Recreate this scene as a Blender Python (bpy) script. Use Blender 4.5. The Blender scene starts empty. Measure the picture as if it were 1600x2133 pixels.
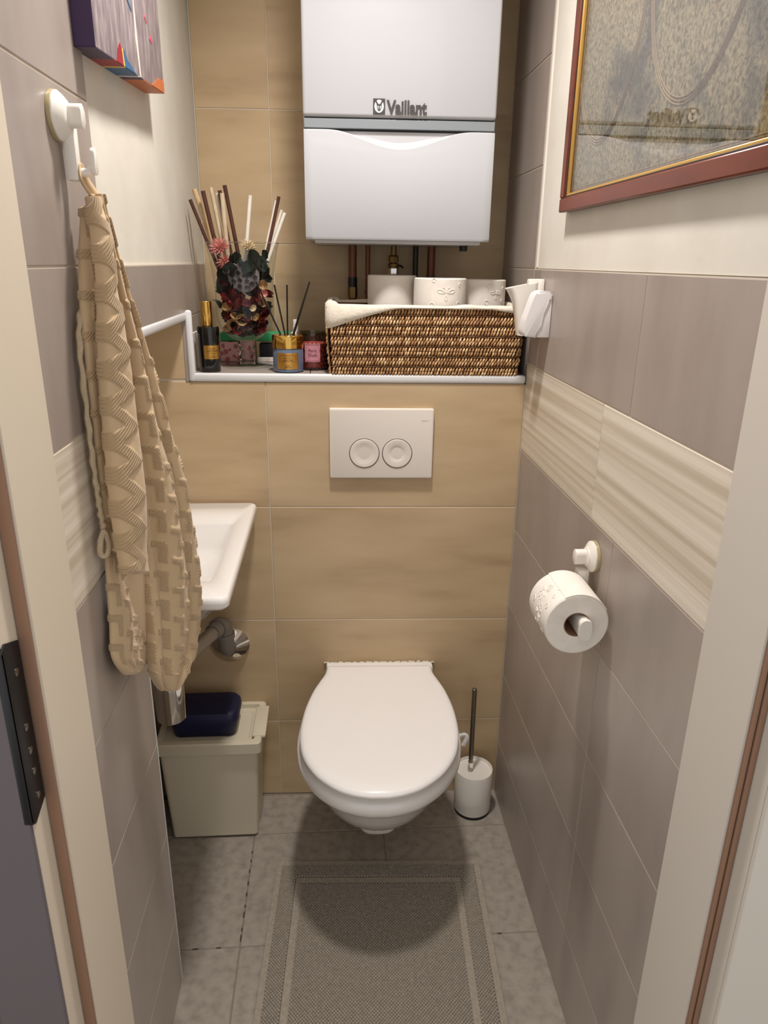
import bpy, bmesh, math, random
from mathutils import Matrix, Vector, noise
random.seed(7)
S = bpy.context.scene
COL = S.collection
PI = math.pi

# ------------------------------------------------------------------ camera
cd = bpy.data.cameras.new('camera'); cam = bpy.data.objects.new('camera', cd); COL.objects.link(cam)
cam.matrix_world = Matrix(((0.997487, 0.010158, -0.070115, 0.15006), (-0.069538, 0.329759, -0.9415, -1.61382),
                           (0.013557, 0.94401, 0.329637, 1.39209), (0, 0, 0, 1)))
cd.sensor_fit = 'HORIZONTAL'; cd.sensor_width = 36.0; cd.lens = 36.0 * 1495.07 / 1600.0
cd.clip_start = 0.02
S.camera = cam
# ------------------------------------------------------------------ world and exposure
wd = bpy.data.worlds.new('hall_ambience'); S.world = wd; wd.use_nodes = True
bg = wd.node_tree.nodes['Background']; bg.inputs[0].default_value = (1.0, 0.98, 0.97, 1); bg.inputs[1].default_value = 0.40
S.view_settings.view_transform = 'Standard'; S.view_settings.look = 'None'
S.view_settings.gamma = 1.0; S.view_settings.use_curve_mapping = False
S.view_settings.exposure = 1.05
# ------------------------------------------------------------------ ceiling lamp light
LX, LY, LZ = 0.20, -0.46, 2.38
ld = bpy.data.lights.new('ceiling_lamp_light', 'SPOT'); ld.energy = 36; ld.color = (1.0, 0.95, 0.92); ld.spot_size = math.radians(140); ld.spot_blend = 1.0
ld.shadow_soft_size = 0.065
lo = bpy.data.objects.new('ceiling_lamp_light', ld); COL.objects.link(lo); lo.location = (LX, LY, LZ)

# ------------------------------------------------------------------ room numbers (metres)
xR, xL, BS, ND = 0.59, -0.168, -0.0307, 0.305
NX = -0.32            # left wall of the basin niche
YE = -0.518           # where the niche begins
ZC = 1.268            # niche ceiling
ZL = 1.15             # ledge top
def B(x, y, z): return (x, y + BS * (x - xR), z)      # the back wall stands a little askew
def bsh(x, y): return y + BS * (x - xR)

# ------------------------------------------------------------------ materials
M = {}
def lin(c):
    return tuple(((v / 255) / 12.92 if v / 255 <= 0.04045 else ((v / 255 + 0.055) / 1.055) ** 2.4) for v in c) + (1,)
def newmat(name):
    m = bpy.data.materials.new(name); m.use_nodes = True; M[name] = m
    return m, m.node_tree, m.node_tree.nodes['Principled BSDF']
def coords(nt, scale=(1, 1, 1), rnd=True):
    tc = nt.nodes.new('ShaderNodeTexCoord'); mp = nt.nodes.new('ShaderNodeMapping')
    mp.inputs['Scale'].default_value = scale
    if rnd:
        oi = nt.nodes.new('ShaderNodeObjectInfo'); vm = nt.nodes.new('ShaderNodeVectorMath'); vm.operation = 'MULTIPLY_ADD'
        cb = nt.nodes.new('ShaderNodeCombineXYZ')
        for i in range(3): nt.links.new(oi.outputs['Random'], cb.inputs[i])
        nt.links.new(cb.outputs[0], vm.inputs[0]); vm.inputs[1].default_value = (7.3, 11.1, 5.7)
        nt.links.new(tc.outputs['Object'], vm.inputs[2]); nt.links.new(vm.outputs[0], mp.inputs['Vector'])
    else:
        nt.links.new(tc.outputs['Object'], mp.inputs['Vector'])
    return mp.outputs[0]
def mat(name, col, rough=0.5, metal=0.0, spec=0.5, coat=0.0, sheen=0.0, trans=0.0, ior=1.45, sss=0.0):
    m, nt, p = newmat(name)
    p.inputs['Base Color'].default_value = lin(col); p.inputs['Roughness'].default_value = rough
    p.inputs['Metallic'].default_value = metal; p.inputs['Specular IOR Level'].default_value = spec
    p.inputs['Coat Weight'].default_value = coat; p.inputs['Coat Roughness'].default_value = 0.08
    p.inputs['Sheen Weight'].default_value = sheen; p.inputs['Transmission Weight'].default_value = trans
    p.inputs['IOR'].default_value = ior
    return m
def noisy(name, stops, scale=(1, 1, 1), nscale=5.0, detail=6, rough=0.5, bump=0.0, bdist=0.001, bscale=None, spec=0.5, rnd=True, dist=0.0, sheen=0.0):
    m, nt, p = newmat(name)
    v = coords(nt, scale, rnd)
    n = nt.nodes.new('ShaderNodeTexNoise'); n.inputs['Scale'].default_value = nscale; n.inputs['Detail'].default_value = detail
    n.inputs['Distortion'].default_value = dist
    nt.links.new(v, n.inputs['Vector'])
    r = nt.nodes.new('ShaderNodeValToRGB'); e = r.color_ramp.elements
    while len(e) < len(stops): e.new(0.5)
    for i, (pos, c) in enumerate(stops): e[i].position = pos; e[i].color = lin(c)
    nt.links.new(n.outputs['Fac'], r.inputs[0]); nt.links.new(r.outputs[0], p.inputs['Base Color'])
    p.inputs['Roughness'].default_value = rough; p.inputs['Specular IOR Level'].default_value = spec
    p.inputs['Sheen Weight'].default_value = sheen
    if bump:
        b = nt.nodes.new('ShaderNodeBump'); b.inputs['Strength'].default_value = bump; b.inputs['Distance'].default_value = bdist
        src = n
        if bscale:
            src = nt.nodes.new('ShaderNodeTexNoise'); src.inputs['Scale'].default_value = bscale; src.inputs['Detail'].default_value = 4
            nt.links.new(coords(nt, (1, 1, 1), rnd), src.inputs['Vector'])
        nt.links.new(src.outputs['Fac'], b.inputs['Height']); nt.links.new(b.outputs[0], p.inputs['Normal'])
    return m
noisy('plaster', [(0.3, (214, 208, 195)), (0.7, (223, 218, 206))], nscale=9, rough=0.75, bump=0.25, bdist=0.0012, bscale=70, spec=0.25)
noisy('grey_tile', [(0.25, (150, 138, 130)), (0.5, (163, 151, 142)), (0.8, (172, 161, 151))], scale=(1, 2.2, 0.7), nscale=4.5, detail=7, rough=0.34, bump=0.05, bdist=0.002)
noisy('beige_tile', [(0.28, (176, 150, 115)), (0.45, (193, 167, 130)), (0.7, (204, 179, 142))], scale=(0.55, 1, 2.4), nscale=6, detail=12, rough=0.42, bump=0.05, bdist=0.001)
noisy('floor_tile', [(0.25, (136, 126, 115)), (0.5, (156, 146, 134)), (0.8, (168, 159, 146))], nscale=48, detail=11, rough=0.62, bump=0.25, bdist=0.0012)
mat('grout', (204, 192, 174), 0.85, spec=0.2)
mat('dark_grout', (140, 128, 116), 0.9, spec=0.2)
mat('grout_dirt', (70, 60, 52), 0.9, spec=0.2)
mat('trim_white', (222, 222, 222), 0.35)
mat('jamb', (220, 207, 186), 0.5)
mat('jamb_cool', (208, 200, 188), 0.5)
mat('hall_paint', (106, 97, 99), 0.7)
mat('seal_brown', (150, 115, 92), 0.7)
mat('dark_steel', (64, 64, 66), 0.45, metal=0.9)
mat('white_enamel', (189, 190, 193), 0.16, coat=0.3)
mat('boiler_side', (205, 205, 207), 0.3)
mat('silver_band', (148, 154, 158), 0.42, metal=0.35)
mat('logo_grey', (74, 70, 68), 0.5)
mat('recess_shade_grey', (120, 118, 114), 0.5)  # shade inside the boiler's grip recess, put into the grey
mat('logo_white', (235, 235, 232), 0.4)
mat('white_plastic', (236, 230, 220), 0.33)
mat('cool_plastic', (238, 234, 232), 0.28)
mat('plate_plastic', (228, 219, 208), 0.38)
mat('dark_gap', (60, 48, 38), 0.7)
mat('ceramic', (240, 236, 230), 0.07, coat=0.5)
mat('seat_plastic', (245, 241, 236), 0.2)
mat('cream_plastic', (212, 202, 178), 0.42)
mat('navy_plastic', (17, 20, 58), 0.5)
mat('chrome', (215, 212, 208), 0.08, metal=1.0)
mat('brushed_steel', (150, 144, 136), 0.3, metal=1.0)
mat('grey_pipe', (124, 118, 110), 0.5)
mat('galv_pipe', (150, 141, 130), 0.4, metal=0.3)
mat('copper', (112, 74, 58), 0.45, metal=0.6)
mat('brass_dark', (120, 96, 62), 0.4, metal=0.9)
mat('black_plastic', (22, 22, 24), 0.4)
mat('black_glass', (7, 7, 8), 0.08, coat=0.6)
mat('gold', (222, 178, 92), 0.12, metal=1.0)
mat('gold_label', (206, 156, 78), 0.28, metal=0.85)
mat('ink', (58, 40, 22), 0.6)
mat('blue_glass', (92, 106, 128), 0.16, coat=0.5)
mat('pink_label', (196, 132, 142), 0.5)
mat('plum_ink', (104, 52, 66), 0.6)
mat('wax_pink', (214, 164, 152), 0.6)
mat('green_card', (46, 150, 92), 0.45)
mat('white_card', (228, 220, 208), 0.6)
mat('black_card', (24, 24, 26), 0.4)
mat('amber_gel', (214, 196, 150), 0.25, trans=0.4)
noisy('tissue', [(0.3, (236, 228, 216)), (0.7, (242, 236, 226))], nscale=60, rough=0.9, bump=0.3, bdist=0.0008, spec=0.1)
noisy('linen', [(0.3, (222, 212, 194)), (0.7, (236, 228, 212))], nscale=40, rough=0.95, bump=0.6, bdist=0.002, bscale=160, spec=0.1, sheen=0.2)
noisy('mahogany', [(0.3, (92, 44, 30)), (0.6, (118, 58, 40)), (0.8, (130, 66, 46))], scale=(1, 0.3, 1), nscale=14, rough=0.32)
noisy('cream_cotton', [(0.3, (184, 164, 134)), (0.7, (200, 182, 154))], nscale=200, rough=0.95, spec=0.1)
mat('dark_wood', (48, 34, 28), 0.45)
mat('frame_gold', (214, 170, 92), 0.35, metal=0.5)
noisy('reed_brown', [(0.3, (66, 34, 24)), (0.7, (92, 52, 38))], nscale=40, rough=0.7)
noisy('reed_tan', [(0.3, (200, 166, 120)), (0.7, (224, 194, 150))], nscale=40, rough=0.7)
noisy('reed_beige', [(0.3, (196, 174, 142)), (0.7, (214, 196, 166))], nscale=40, rough=0.7)
noisy('reed_white', [(0.3, (226, 216, 200)), (0.7, (240, 234, 222))], nscale=40, rough=0.7)
noisy('dry_green', [(0.3, (34, 48, 42)), (0.7, (66, 84, 72))], nscale=45, rough=0.8, bump=0.4, bdist=0.002)
noisy('dry_red', [(0.3, (110, 24, 32)), (0.7, (168, 52, 56))], nscale=50, rough=0.7, bump=0.4, bdist=0.002)
noisy('dry_burgundy', [(0.3, (66, 20, 26)), (0.7, (108, 40, 44))], nscale=50, rough=0.75, bump=0.4, bdist=0.002)
noisy('dry_pink', [(0.3, (188, 104, 104)), (0.7, (222, 150, 140))], nscale=60, rough=0.8)
noisy('dry_straw', [(0.3, (206, 180, 138)), (0.7, (232, 214, 180))], nscale=60, rough=0.8)
noisy('dry_tan', [(0.3, (164, 120, 76)), (0.7, (206, 166, 116))], nscale=50, rough=0.8, bump=0.4, bdist=0.002)
noisy('dry_pod', [(0.3, (84, 78, 80)), (0.7, (116, 108, 108))], nscale=60, rough=0.85, bump=0.4, bdist=0.001)
mat('pod_hole', (34, 26, 24), 0.9)
noisy('mat_cotton', [(0.3, (150, 140, 126)), (0.7, (168, 158, 143))], nscale=120, rough=0.95, spec=0.05, sheen=0.2)
mat('mat_backing', (112, 103, 92), 0.95, spec=0.05)
noisy('ceiling_paint', [(0.3, (232, 228, 220)), (0.7, (238, 234, 226))], nscale=9, rough=0.85)

def thin_glass(name, tint=(255, 255, 255), tint_amt=0.0, rough=0.0, boost=1.0):
    m = bpy.data.materials.new(name); m.use_nodes = True; M[name] = m; nt = m.node_tree
    for n in list(nt.nodes): nt.nodes.remove(n)
    o = nt.nodes.new('ShaderNodeOutputMaterial'); mx = nt.nodes.new('ShaderNodeMixShader')
    t = nt.nodes.new('ShaderNodeBsdfTransparent'); g = nt.nodes.new('ShaderNodeBsdfGlossy'); f = nt.nodes.new('ShaderNodeFresnel')
    n_ = 1.0 + 0.45 * boost
    ge = nt.nodes.new('ShaderNodeNewGeometry'); m1 = nt.nodes.new('ShaderNodeMath'); m1.operation = 'MULTIPLY_ADD'      # same surface reflectance from both sides
    nt.links.new(ge.outputs['Backfacing'], m1.inputs[0]); m1.inputs[1].default_value = 1 / n_ - n_; m1.inputs[2].default_value = n_
    nt.links.new(m1.outputs[0], f.inputs['IOR'])
    t.inputs[0].default_value = lin(tint); g.inputs['Roughness'].default_value = rough
    nt.links.new(f.outputs[0], mx.inputs[0]); nt.links.new(t.outputs[0], mx.inputs[1]); nt.links.new(g.outputs[0], mx.inputs[2])
    nt.links.new(mx.outputs[0], o.inputs[0])
    return m
thin_glass('vase_glass', (250, 252, 250))
thin_glass('picture_glass', (246, 246, 244), boost=2.0)
thin_glass('candle_glass', (232, 204, 200), boost=1.3)
mat('solid_glass', (250, 252, 250), 0.0, trans=1.0, ior=1.3)

# striped tile
m, nt, p = newmat('striped_tile')
n = nt.nodes.new('ShaderNodeTexNoise'); n.inputs['Scale'].default_value = 1.0; n.inputs['Detail'].default_value = 5
nt.links.new(coords(nt, (1, 0.7, 90)), n.inputs['Vector'])
r = nt.nodes.new('ShaderNodeValToRGB'); e = r.color_ramp.elements
e[0].position = 0.38; e[0].color = lin((198, 184, 163)); e[1].position = 0.66; e[1].color = lin((230, 220, 204))
nt.links.new(n.outputs['Fac'], r.inputs[0]); nt.links.new(r.outputs[0], p.inputs['Base Color']); p.inputs['Roughness'].default_value = 0.36
b = nt.nodes.new('ShaderNodeBump'); b.inputs['Strength'].default_value = 0.25; b.inputs['Distance'].default_value = 0.001
nt.links.new(n.outputs['Fac'], b.inputs['Height']); nt.links.new(b.outputs[0], p.inputs['Normal'])

# towel terry: diagonal ribs where the pile is raised (vertex attribute 'pile')
m, nt, p = newmat('terry')
at = nt.nodes.new('ShaderNodeAttribute'); at.attribute_name = 'pile'
uv = nt.nodes.new('ShaderNodeUVMap'); uv.uv_map = 'UVMap'
wv = nt.nodes.new('ShaderNodeTexWave'); wv.wave_type = 'BANDS'; wv.bands_direction = 'DIAGONAL'; wv.inputs['Scale'].default_value = 125
wv.inputs['Distortion'].default_value = 0.4
wv.inputs['Detail'].default_value = 1.0
mp = nt.nodes.new('ShaderNodeMapping'); nt.links.new(uv.outputs[0], mp.inputs[0]); nt.links.new(mp.outputs[0], wv.inputs['Vector'])
nz = nt.nodes.new('ShaderNodeTexNoise'); nz.inputs['Scale'].default_value = 900; nt.links.new(mp.outputs[0], nz.inputs['Vector'])
mul = nt.nodes.new('ShaderNodeMath'); mul.operation = 'MULTIPLY'; nt.links.new(wv.outputs['Fac'], mul.inputs[0]); nt.links.new(at.outputs['Fac'], mul.inputs[1])
add = nt.nodes.new('ShaderNodeMath'); add.operation = 'MULTIPLY_ADD'; nt.links.new(nz.outputs['Fac'], add.inputs[0]); add.inputs[1].default_value = 0.35; nt.links.new(mul.outputs[0], add.inputs[2])
b = nt.nodes.new('ShaderNodeBump'); b.inputs['Strength'].default_value = 0.9; b.inputs['Distance'].default_value = 0.0013
nt.links.new(add.outputs[0], b.inputs['Height']); nt.links.new(b.outputs[0], p.inputs['Normal'])
mx = nt.nodes.new('ShaderNodeMix'); mx.data_type = 'RGBA'; nt.links.new(at.outputs['Fac'], mx.inputs[0])
mx.inputs[6].default_value = lin((204, 178, 142)); mx.inputs[7].default_value = lin((190, 163, 127))
nt.links.new(mx.outputs[2], p.inputs['Base Color']); p.inputs['Roughness'].default_value = 0.95; p.inputs['Specular IOR Level'].default_value = 0.1
p.inputs['Sheen Weight'].default_value = 0.25

# basket strands with a shade per strand
m, nt, p = newmat('seagrass')
at = nt.nodes.new('ShaderNodeAttribute'); at.attribute_name = 'strand'
r = nt.nodes.new('ShaderNodeValToRGB'); e = r.color_ramp.elements
e[0].color = lin((156, 114, 74)); e[1].color = lin((240, 206, 158)); e.new(0.55).color = lin((204, 160, 112))
nt.links.new(at.outputs['Fac'], r.inputs[0]); nt.links.new(r.outputs[0], p.inputs['Base Color']); p.inputs['Roughness'].default_value = 0.6
mat('basket_core', (104, 68, 38), 0.9)

# polka dot card
m, nt, p = newmat('dotted_card')
vo = nt.nodes.new('ShaderNodeTexVoronoi'); vo.inputs['Scale'].default_value = 75; nt.links.new(coords(nt, (1, 1, 1), False), vo.inputs['Vector'])
r = nt.nodes.new('ShaderNodeValToRGB'); e = r.color_ramp.elements; r.color_ramp.interpolation = 'CONSTANT'
e[0].color = lin((176, 92, 96)); e[1].position = 0.42; e[1].color = lin((214, 164, 158))
nt.links.new(vo.outputs['Distance'], r.inputs[0]); nt.links.new(r.outputs[0], p.inputs['Base Color']); p.inputs['Roughness'].default_value = 0.5

# old print behind glass: mottled engraving with darker figures and looping line work (flat print)
m, nt, p = newmat('old_print')
v = coords(nt, (1, 1, 1), False)
def tex(kind, **kw):
    t = nt.nodes.new(kind)
    for k, x in kw.items(): t.inputs[k].default_value = x
    nt.links.new(v, t.inputs['Vector']); return t
n1 = tex('ShaderNodeTexNoise', Scale=6.0, Detail=6.0, Distortion=0.8)
n2 = tex('ShaderNodeTexNoise', Scale=150.0, Detail=4.0, Distortion=0.7)
n3 = tex('ShaderNodeTexNoise', Scale=12.0, Detail=3.0, Distortion=2.0)
r1 = nt.nodes.new('ShaderNodeValToRGB'); e = r1.color_ramp.elements
e[0].position = 0.36; e[0].color = lin((104, 96, 84)); e[1].position = 0.50; e[1].color = lin((186, 172, 140)); e.new(0.43).color = lin((150, 139, 115))
nt.links.new(n1.outputs['Fac'], r1.inputs[0])
r2 = nt.nodes.new('ShaderNodeValToRGB'); e = r2.color_ramp.elements
e[0].position = 0.36; e[0].color = lin((112, 104, 92)); e[1].position = 0.60; e[1].color = (1, 1, 1, 1)
nt.links.new(n2.outputs['Fac'], r2.inputs[0])
r3 = nt.nodes.new('ShaderNodeValToRGB'); e = r3.color_ramp.elements
e[0].position = 0.30; e[0].color = lin((150, 170, 190)); e[1].position = 0.42; e[1].color = (1, 1, 1, 1); e.new(0.64).color = (1, 1, 1, 1); e.new(0.74).color = lin((205, 160, 150))
nt.links.new(n3.outputs['Fac'], r3.inputs[0])
ma = nt.nodes.new('ShaderNodeMix'); ma.data_type = 'RGBA'; ma.blend_type = 'MULTIPLY'; ma.inputs[0].default_value = 0.8
nt.links.new(r1.outputs[0], ma.inputs[6]); nt.links.new(r2.outputs[0], ma.inputs[7])
mb = nt.nodes.new('ShaderNodeMix'); mb.data_type = 'RGBA'; mb.blend_type = 'MULTIPLY'; mb.inputs[0].default_value = 0.5
nt.links.new(ma.outputs[2], mb.inputs[6]); nt.links.new(r3.outputs[0], mb.inputs[7])
nt.links.new(mb.outputs[2], p.inputs['Base Color']); p.inputs['Roughness'].default_value = 0.8; p.inputs['Specular IOR Level'].default_value = 0.1
mat('print_line', (176, 150, 118), 0.8)

# abstract canvas
m, nt, p = newmat('abstract_paint')
v = coords(nt, (1, 5, 1.2), False)
n1 = tex('ShaderNodeTexNoise', Scale=16.0, Detail=8.0, Distortion=0.4)
r1 = nt.nodes.new('ShaderNodeValToRGB'); e = r1.color_ramp.elements
e[0].position = 0.25; e[0].color = lin((124, 110, 116)); e[1].position = 0.72; e[1].color = lin((196, 182, 180)); e.new(0.5).color = lin((154, 140, 142))
nt.links.new(n1.outputs['Fac'], r1.inputs[0]); nt.links.new(r1.outputs[0], p.inputs['Base Color']); p.inputs['Roughness'].default_value = 0.5
mat('paint_purple', (62, 42, 78), 0.5); mat('paint_red', (150, 36, 44), 0.5); mat('paint_blue', (52, 100, 140), 0.5)
mat('paint_yellow', (224, 190, 92), 0.5); mat('paint_orange', (196, 110, 62), 0.5); mat('paint_white', (222, 214, 206), 0.5); mat('paint_pink', (206, 80, 106), 0.5)

# ------------------------------------------------------------------ mesh helpers
def link(name, me, m=None, parent=None, smooth=None):
    o = bpy.data.objects.new(name, me); COL.objects.link(o)
    if m and not me.materials: me.materials.append(M[m])
    if parent is not None: o.parent = parent
    return o
def fin(bm, name, m, parent=None, smooth=True, angle=40):
    bmesh.ops.recalc_face_normals(bm, faces=bm.faces)
    me = bpy.data.meshes.new(name); bm.to_mesh(me); bm.free()
    if smooth:
        me.polygons.foreach_set('use_smooth', [True] * len(me.polygons))
        try: me.set_sharp_from_angle(angle=math.radians(angle))
        except Exception: pass
    return link(name, me, m, parent)
def thing(name, label, cat, loc=(0, 0, 0), rot=(0, 0, 0), group=None):
    o = bpy.data.objects.new(name, None); COL.objects.link(o); o.location = loc; o.rotation_euler = rot
    o.empty_display_size = 0.02
    return tag(o, label, cat, group)
def tag(o, label, cat, group=None):
    o['label'] = label; o['category'] = cat
    if group: o['group'] = group
    return o
def struct(o, label=None, cat=None):
    o['kind'] = 'structure'
    if label: o['label'] = label; o['category'] = cat or 'wall'
    return o
def bbox(bm, x0, x1, y0, y1, z0, z1, bev=0.0, seg=2, fn=None):
    vs = [bm.verts.new((x, y, z)) for z in (z0, z1) for y in (y0, y1) for x in (x0, x1)]
    fs = [(0, 2, 3, 1), (4, 5, 7, 6), (0, 1, 5, 4), (2, 6, 7, 3), (0, 4, 6, 2), (1, 3, 7, 5)]
    faces = [bm.faces.new([vs[i] for i in f]) for f in fs]
    if bev > 0:
        es = set(e for f in faces for e in f.edges)
        bmesh.ops.bevel(bm, geom=list(es), offset=bev, segments=seg, affect='EDGES', profile=0.5)
    return vs
def box(name, m, x0, x1, y0, y1, z0, z1, bev=0.0, seg=2, parent=None, askew=False, loc=None):
    bm = bmesh.new(); bbox(bm, x0, x1, y0, y1, z0, z1, bev, seg)
    if askew:
        for v in bm.verts: v.co.y = bsh(v.co.x, v.co.y)
    return fin(bm, name, m, parent)
def loft(bm, rings, close=True, cap0=True, cap1=True):
    rv = [[bm.verts.new(p) for p in r] for r in rings]
    for a, b_ in zip(rv, rv[1:]):
        n = len(a)
        for i in range(n if close else n - 1):
            j = (i + 1) % n
            bm.faces.new((a[i], a[j], b_[j], b_[i]))
    if cap0: bm.faces.new(rv[0][::-1])
    if cap1: bm.faces.new(rv[-1])
    return rv
def lathe(bm, prof, segs=32, c=(0, 0, 0), cap0=True, cap1=True):
    loft(bm, [[(c[0] + r_ * math.cos(2 * PI * i / segs), c[1] + r_ * math.sin(2 * PI * i / segs), c[2] + z) for i in range(segs)] for r_, z in prof], True, cap0, cap1)
def frame(d):
    d = Vector(d).normalized(); a = Vector((0, 0, 1)) if abs(d.z) < 0.9 else Vector((1, 0, 0))
    u = d.cross(a).normalized(); return u, d.cross(u).normalized()
def tube(bm, pts, rad, segs=10, caps=True, sq=None):
    pts = [Vector(p_) for p_ in pts]; rings = []
    u = None
    for i, p_ in enumerate(pts):
        d = (pts[min(i + 1, len(pts) - 1)] - pts[max(i - 1, 0)]).normalized()
        if u is None: u, w_ = frame(d)
        u = (u - d * u.dot(d)).normalized(); w_ = d.cross(u)
        rr = rad[i] if isinstance(rad, (list, tuple)) else rad
        rings.append([p_ + u * rr * math.cos(2 * PI * k / segs) + w_ * rr * math.sin(2 * PI * k / segs) * (sq or 1) for k in range(segs)])
    loft(bm, rings, True, caps, caps)
def spline(pts, n=8):
    pts = [Vector(p_) for p_ in pts]; out = []
    for i in range(len(pts) - 1):
        p0, p1, p2, p3 = pts[max(i - 1, 0)], pts[i], pts[i + 1], pts[min(i + 2, len(pts) - 1)]
        for k in range(n):
            t = k / n
            out.append(0.5 * ((2 * p1) + (p2 - p0) * t + (2 * p0 - 5 * p1 + 4 * p2 - p3) * t * t + (3 * p1 - p0 - 3 * p2 + p3) * t ** 3))
    out.append(pts[-1]); return out
def rrect(w, h, r, n=5, cx=0, cy=0):
    out = []
    for sx, sy, a0 in ((1, 1, 0), (-1, 1, 90), (-1, -1, 180), (1, -1, 270)):
        for k in range(n + 1):
            a = math.radians(a0 + 90 * k / n); out.append((cx + sx * (w / 2 - r) + r * math.cos(a), cy + sy * (h / 2 - r) + r * math.sin(a)))
    return out
def prism(bm, poly, axis, a0, a1, bev=0.0):
    def P(u, v_, a): return {'x': (a, u, v_), 'y': (u, a, v_), 'z': (u, v_, a)}[axis]
    r0 = [bm.verts.new(P(u, v_, a0)) for u, v_ in poly]; r1 = [bm.verts.new(P(u, v_, a1)) for u, v_ in poly]
    n = len(poly); fs = [bm.faces.new(r0[::-1]), bm.faces.new(r1)]
    for i in range(n): fs.append(bm.faces.new((r0[i], r0[(i + 1) % n], r1[(i + 1) % n], r1[i])))
    if bev:
        es = [e_ for e_ in set(fs[0].edges) | set(fs[1].edges)]
        bmesh.ops.bevel(bm, geom=es, offset=bev, segments=2, affect='EDGES', profile=0.5)
def text(body, size, extrude, m, name, parent, mtx, offset=0.0, align='CENTER', sx=1.0):
    cu = bpy.data.curves.new(name, 'FONT'); cu.body = body; cu.size = size; cu.extrude = extrude; cu.offset = offset
    cu.align_x = align; cu.align_y = 'BOTTOM_BASELINE'; cu.resolution_u = 4
    t = bpy.data.objects.new(name, cu); COL.objects.link(t); bpy.context.view_layer.update()
    me = bpy.data.meshes.new_from_object(t.evaluated_get(bpy.context.evaluated_depsgraph_get()))
    bpy.data.objects.remove(t); bpy.data.curves.remove(cu)
    me.transform(mtx @ Matrix.Diagonal((sx, 1, 1, 1))); me.materials.clear()
    return link(name, me, m, parent)
FACING = Matrix.Rotation(PI / 2, 4, 'X')       # text standing upright, read from -y

# ------------------------------------------------------------------ room shell
ZR = [0.0, 0.1705, 0.3742, 0.5768, 0.7811, 0.9793, 1.1792, 1.3812, 1.584, 1.7855, 1.988, 2.19, 2.393, 2.5]
GAP, TT = 0.0024, 0.008
tile_cache = {}
def tile(parent, m, axis, u0, u1, z0, z1, face, sgn, askew=False):
    """one wall tile; axis = normal axis; face = outer face coordinate, sgn = where the body lies"""
    g = GAP / 2; w_, h_ = u1 - u0 - 2 * g, z1 - z0 - 2 * g
    key = (m, axis, sgn, round(w_, 4), round(h_, 4), askew)
    if key not in tile_cache:
        bm = bmesh.new(); d0, d1 = sorted((0, sgn * TT))
        if axis == 'x': bbox(bm, d0, d1, -w_ / 2, w_ / 2, -h_ / 2, h_ / 2, 0.0009, 1)
        elif axis == 'y': bbox(bm, -w_ / 2, w_ / 2, d0, d1, -h_ / 2, h_ / 2, 0.0009, 1)
        else: bbox(bm, -w_ / 2, w_ / 2, -h_ / 2, h_ / 2, d0, d1, 0.0012, 1)
        if askew:
            for v_ in bm.verts: v_.co.y += BS * v_.co.x
        o = fin(bm, 'tile', m, parent, angle=20); tile_cache[key] = o.data
    else: o = link('tile', tile_cache[key], None, parent)
    cu, cz = (u0 + u1) / 2, (z0 + z1) / 2
    if axis == 'x': o.location = (face, cu, cz)
    elif axis == 'y': o.location = (cu, bsh(cu, face) if askew else face, cz)
    else: o.location = (cu, cz, face)
    return o
def multi(name, m, boxes, askew=False, parent=None):
    bm = bmesh.new()
    for b_ in boxes: bbox(bm, *b_)
    if askew:
        for v_ in bm.verts: v_.co.y = bsh(v_.co.x, v_.co.y)
    return fin(bm, name, m, parent, smooth=False)

# floor
floor = struct(multi('floor', 'dark_grout', [(-0.9, 1.3, -2.6, 0.06, -0.06, -0.0015)]))
xs = [-0.39, -0.06, 0.27, 0.60, 0.93]; ys = [-1.094, -0.772, -0.45, -0.13, 0.192]
for i in range(len(xs) - 1):
    for j in range(len(ys) - 1):
        y1 = min(ys[j + 1], 0.012); x1 = min(xs[i + 1], xR + 0.004) if ys[j] > -0.85 else xs[i + 1]
        if x1 - xs[i] < 0.02 or y1 - ys[j] < 0.02: continue
        if j == 3: tile(floor, 'floor_tile', 'z', xs[i], x1, ys[j], y1, 0.0, -1)
        else: tile(floor, 'floor_tile', 'z', xs[i], x1, ys[j], y1, 0.0, -1)
bm = bmesh.new()     # crumbled dark bits of the floor joints
for k in range(9):
    y = -0.19 - 0.031 * k + random.uniform(-.006, .006); bbox(bm, -0.0618, -0.0592, y, y + random.uniform(.006, .016), -0.0015, -0.0004)
for x, l in ((-0.16, .012), (-0.11, .01), (0.50, .01), (0.40, .02)):
    bbox(bm, x, x + l, -0.4518, -0.4485, -0.0015, -0.0004)
d = fin(bm, 'joint_dirt', 'grout_dirt', floor, smooth=False); d['kind'] = 'stuff'
ceiling = struct(multi('ceiling', 'ceiling_paint', [(-0.6, 0.8, -1.1, 0.5, 2.5, 2.56)]))

# right wall
wr = struct(multi('wall_right', 'plaster', [(xR + 0.0035, xR + 0.12, -1.0, -0.004, 1.3825, 2.5), (xR + 0.0066, xR + 0.12, -1.0, 0.42, 0, 2.5)]))
multi('grout_bed', 'grout', [(xR + 0.0012, xR + 0.0064, -0.9, 0.0, 0, 1.3812), (xR + 0.0012, xR + 0.0064, 0.0, 0.34, 1.10, 2.5)], parent=wr)
for i in range(7):
    z0, z1 = ZR[i], ZR[i + 1]
    mt = 'striped_tile' if i == 5 else 'grey_tile'
    yj = -0.4825 if i == 5 else -0.589
    tile(wr, mt, 'x', yj, 0.0, z0, z1, xR, 1); tile(wr, mt, 'x', -0.92, yj, z0, z1, xR, 1)
zz = [1.10] + ZR[6:]
for a, c in zip(zz, zz[1:]): tile(wr, 'grey_tile', 'x', 0.0, 0.34, a, c, xR, 1)
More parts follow.
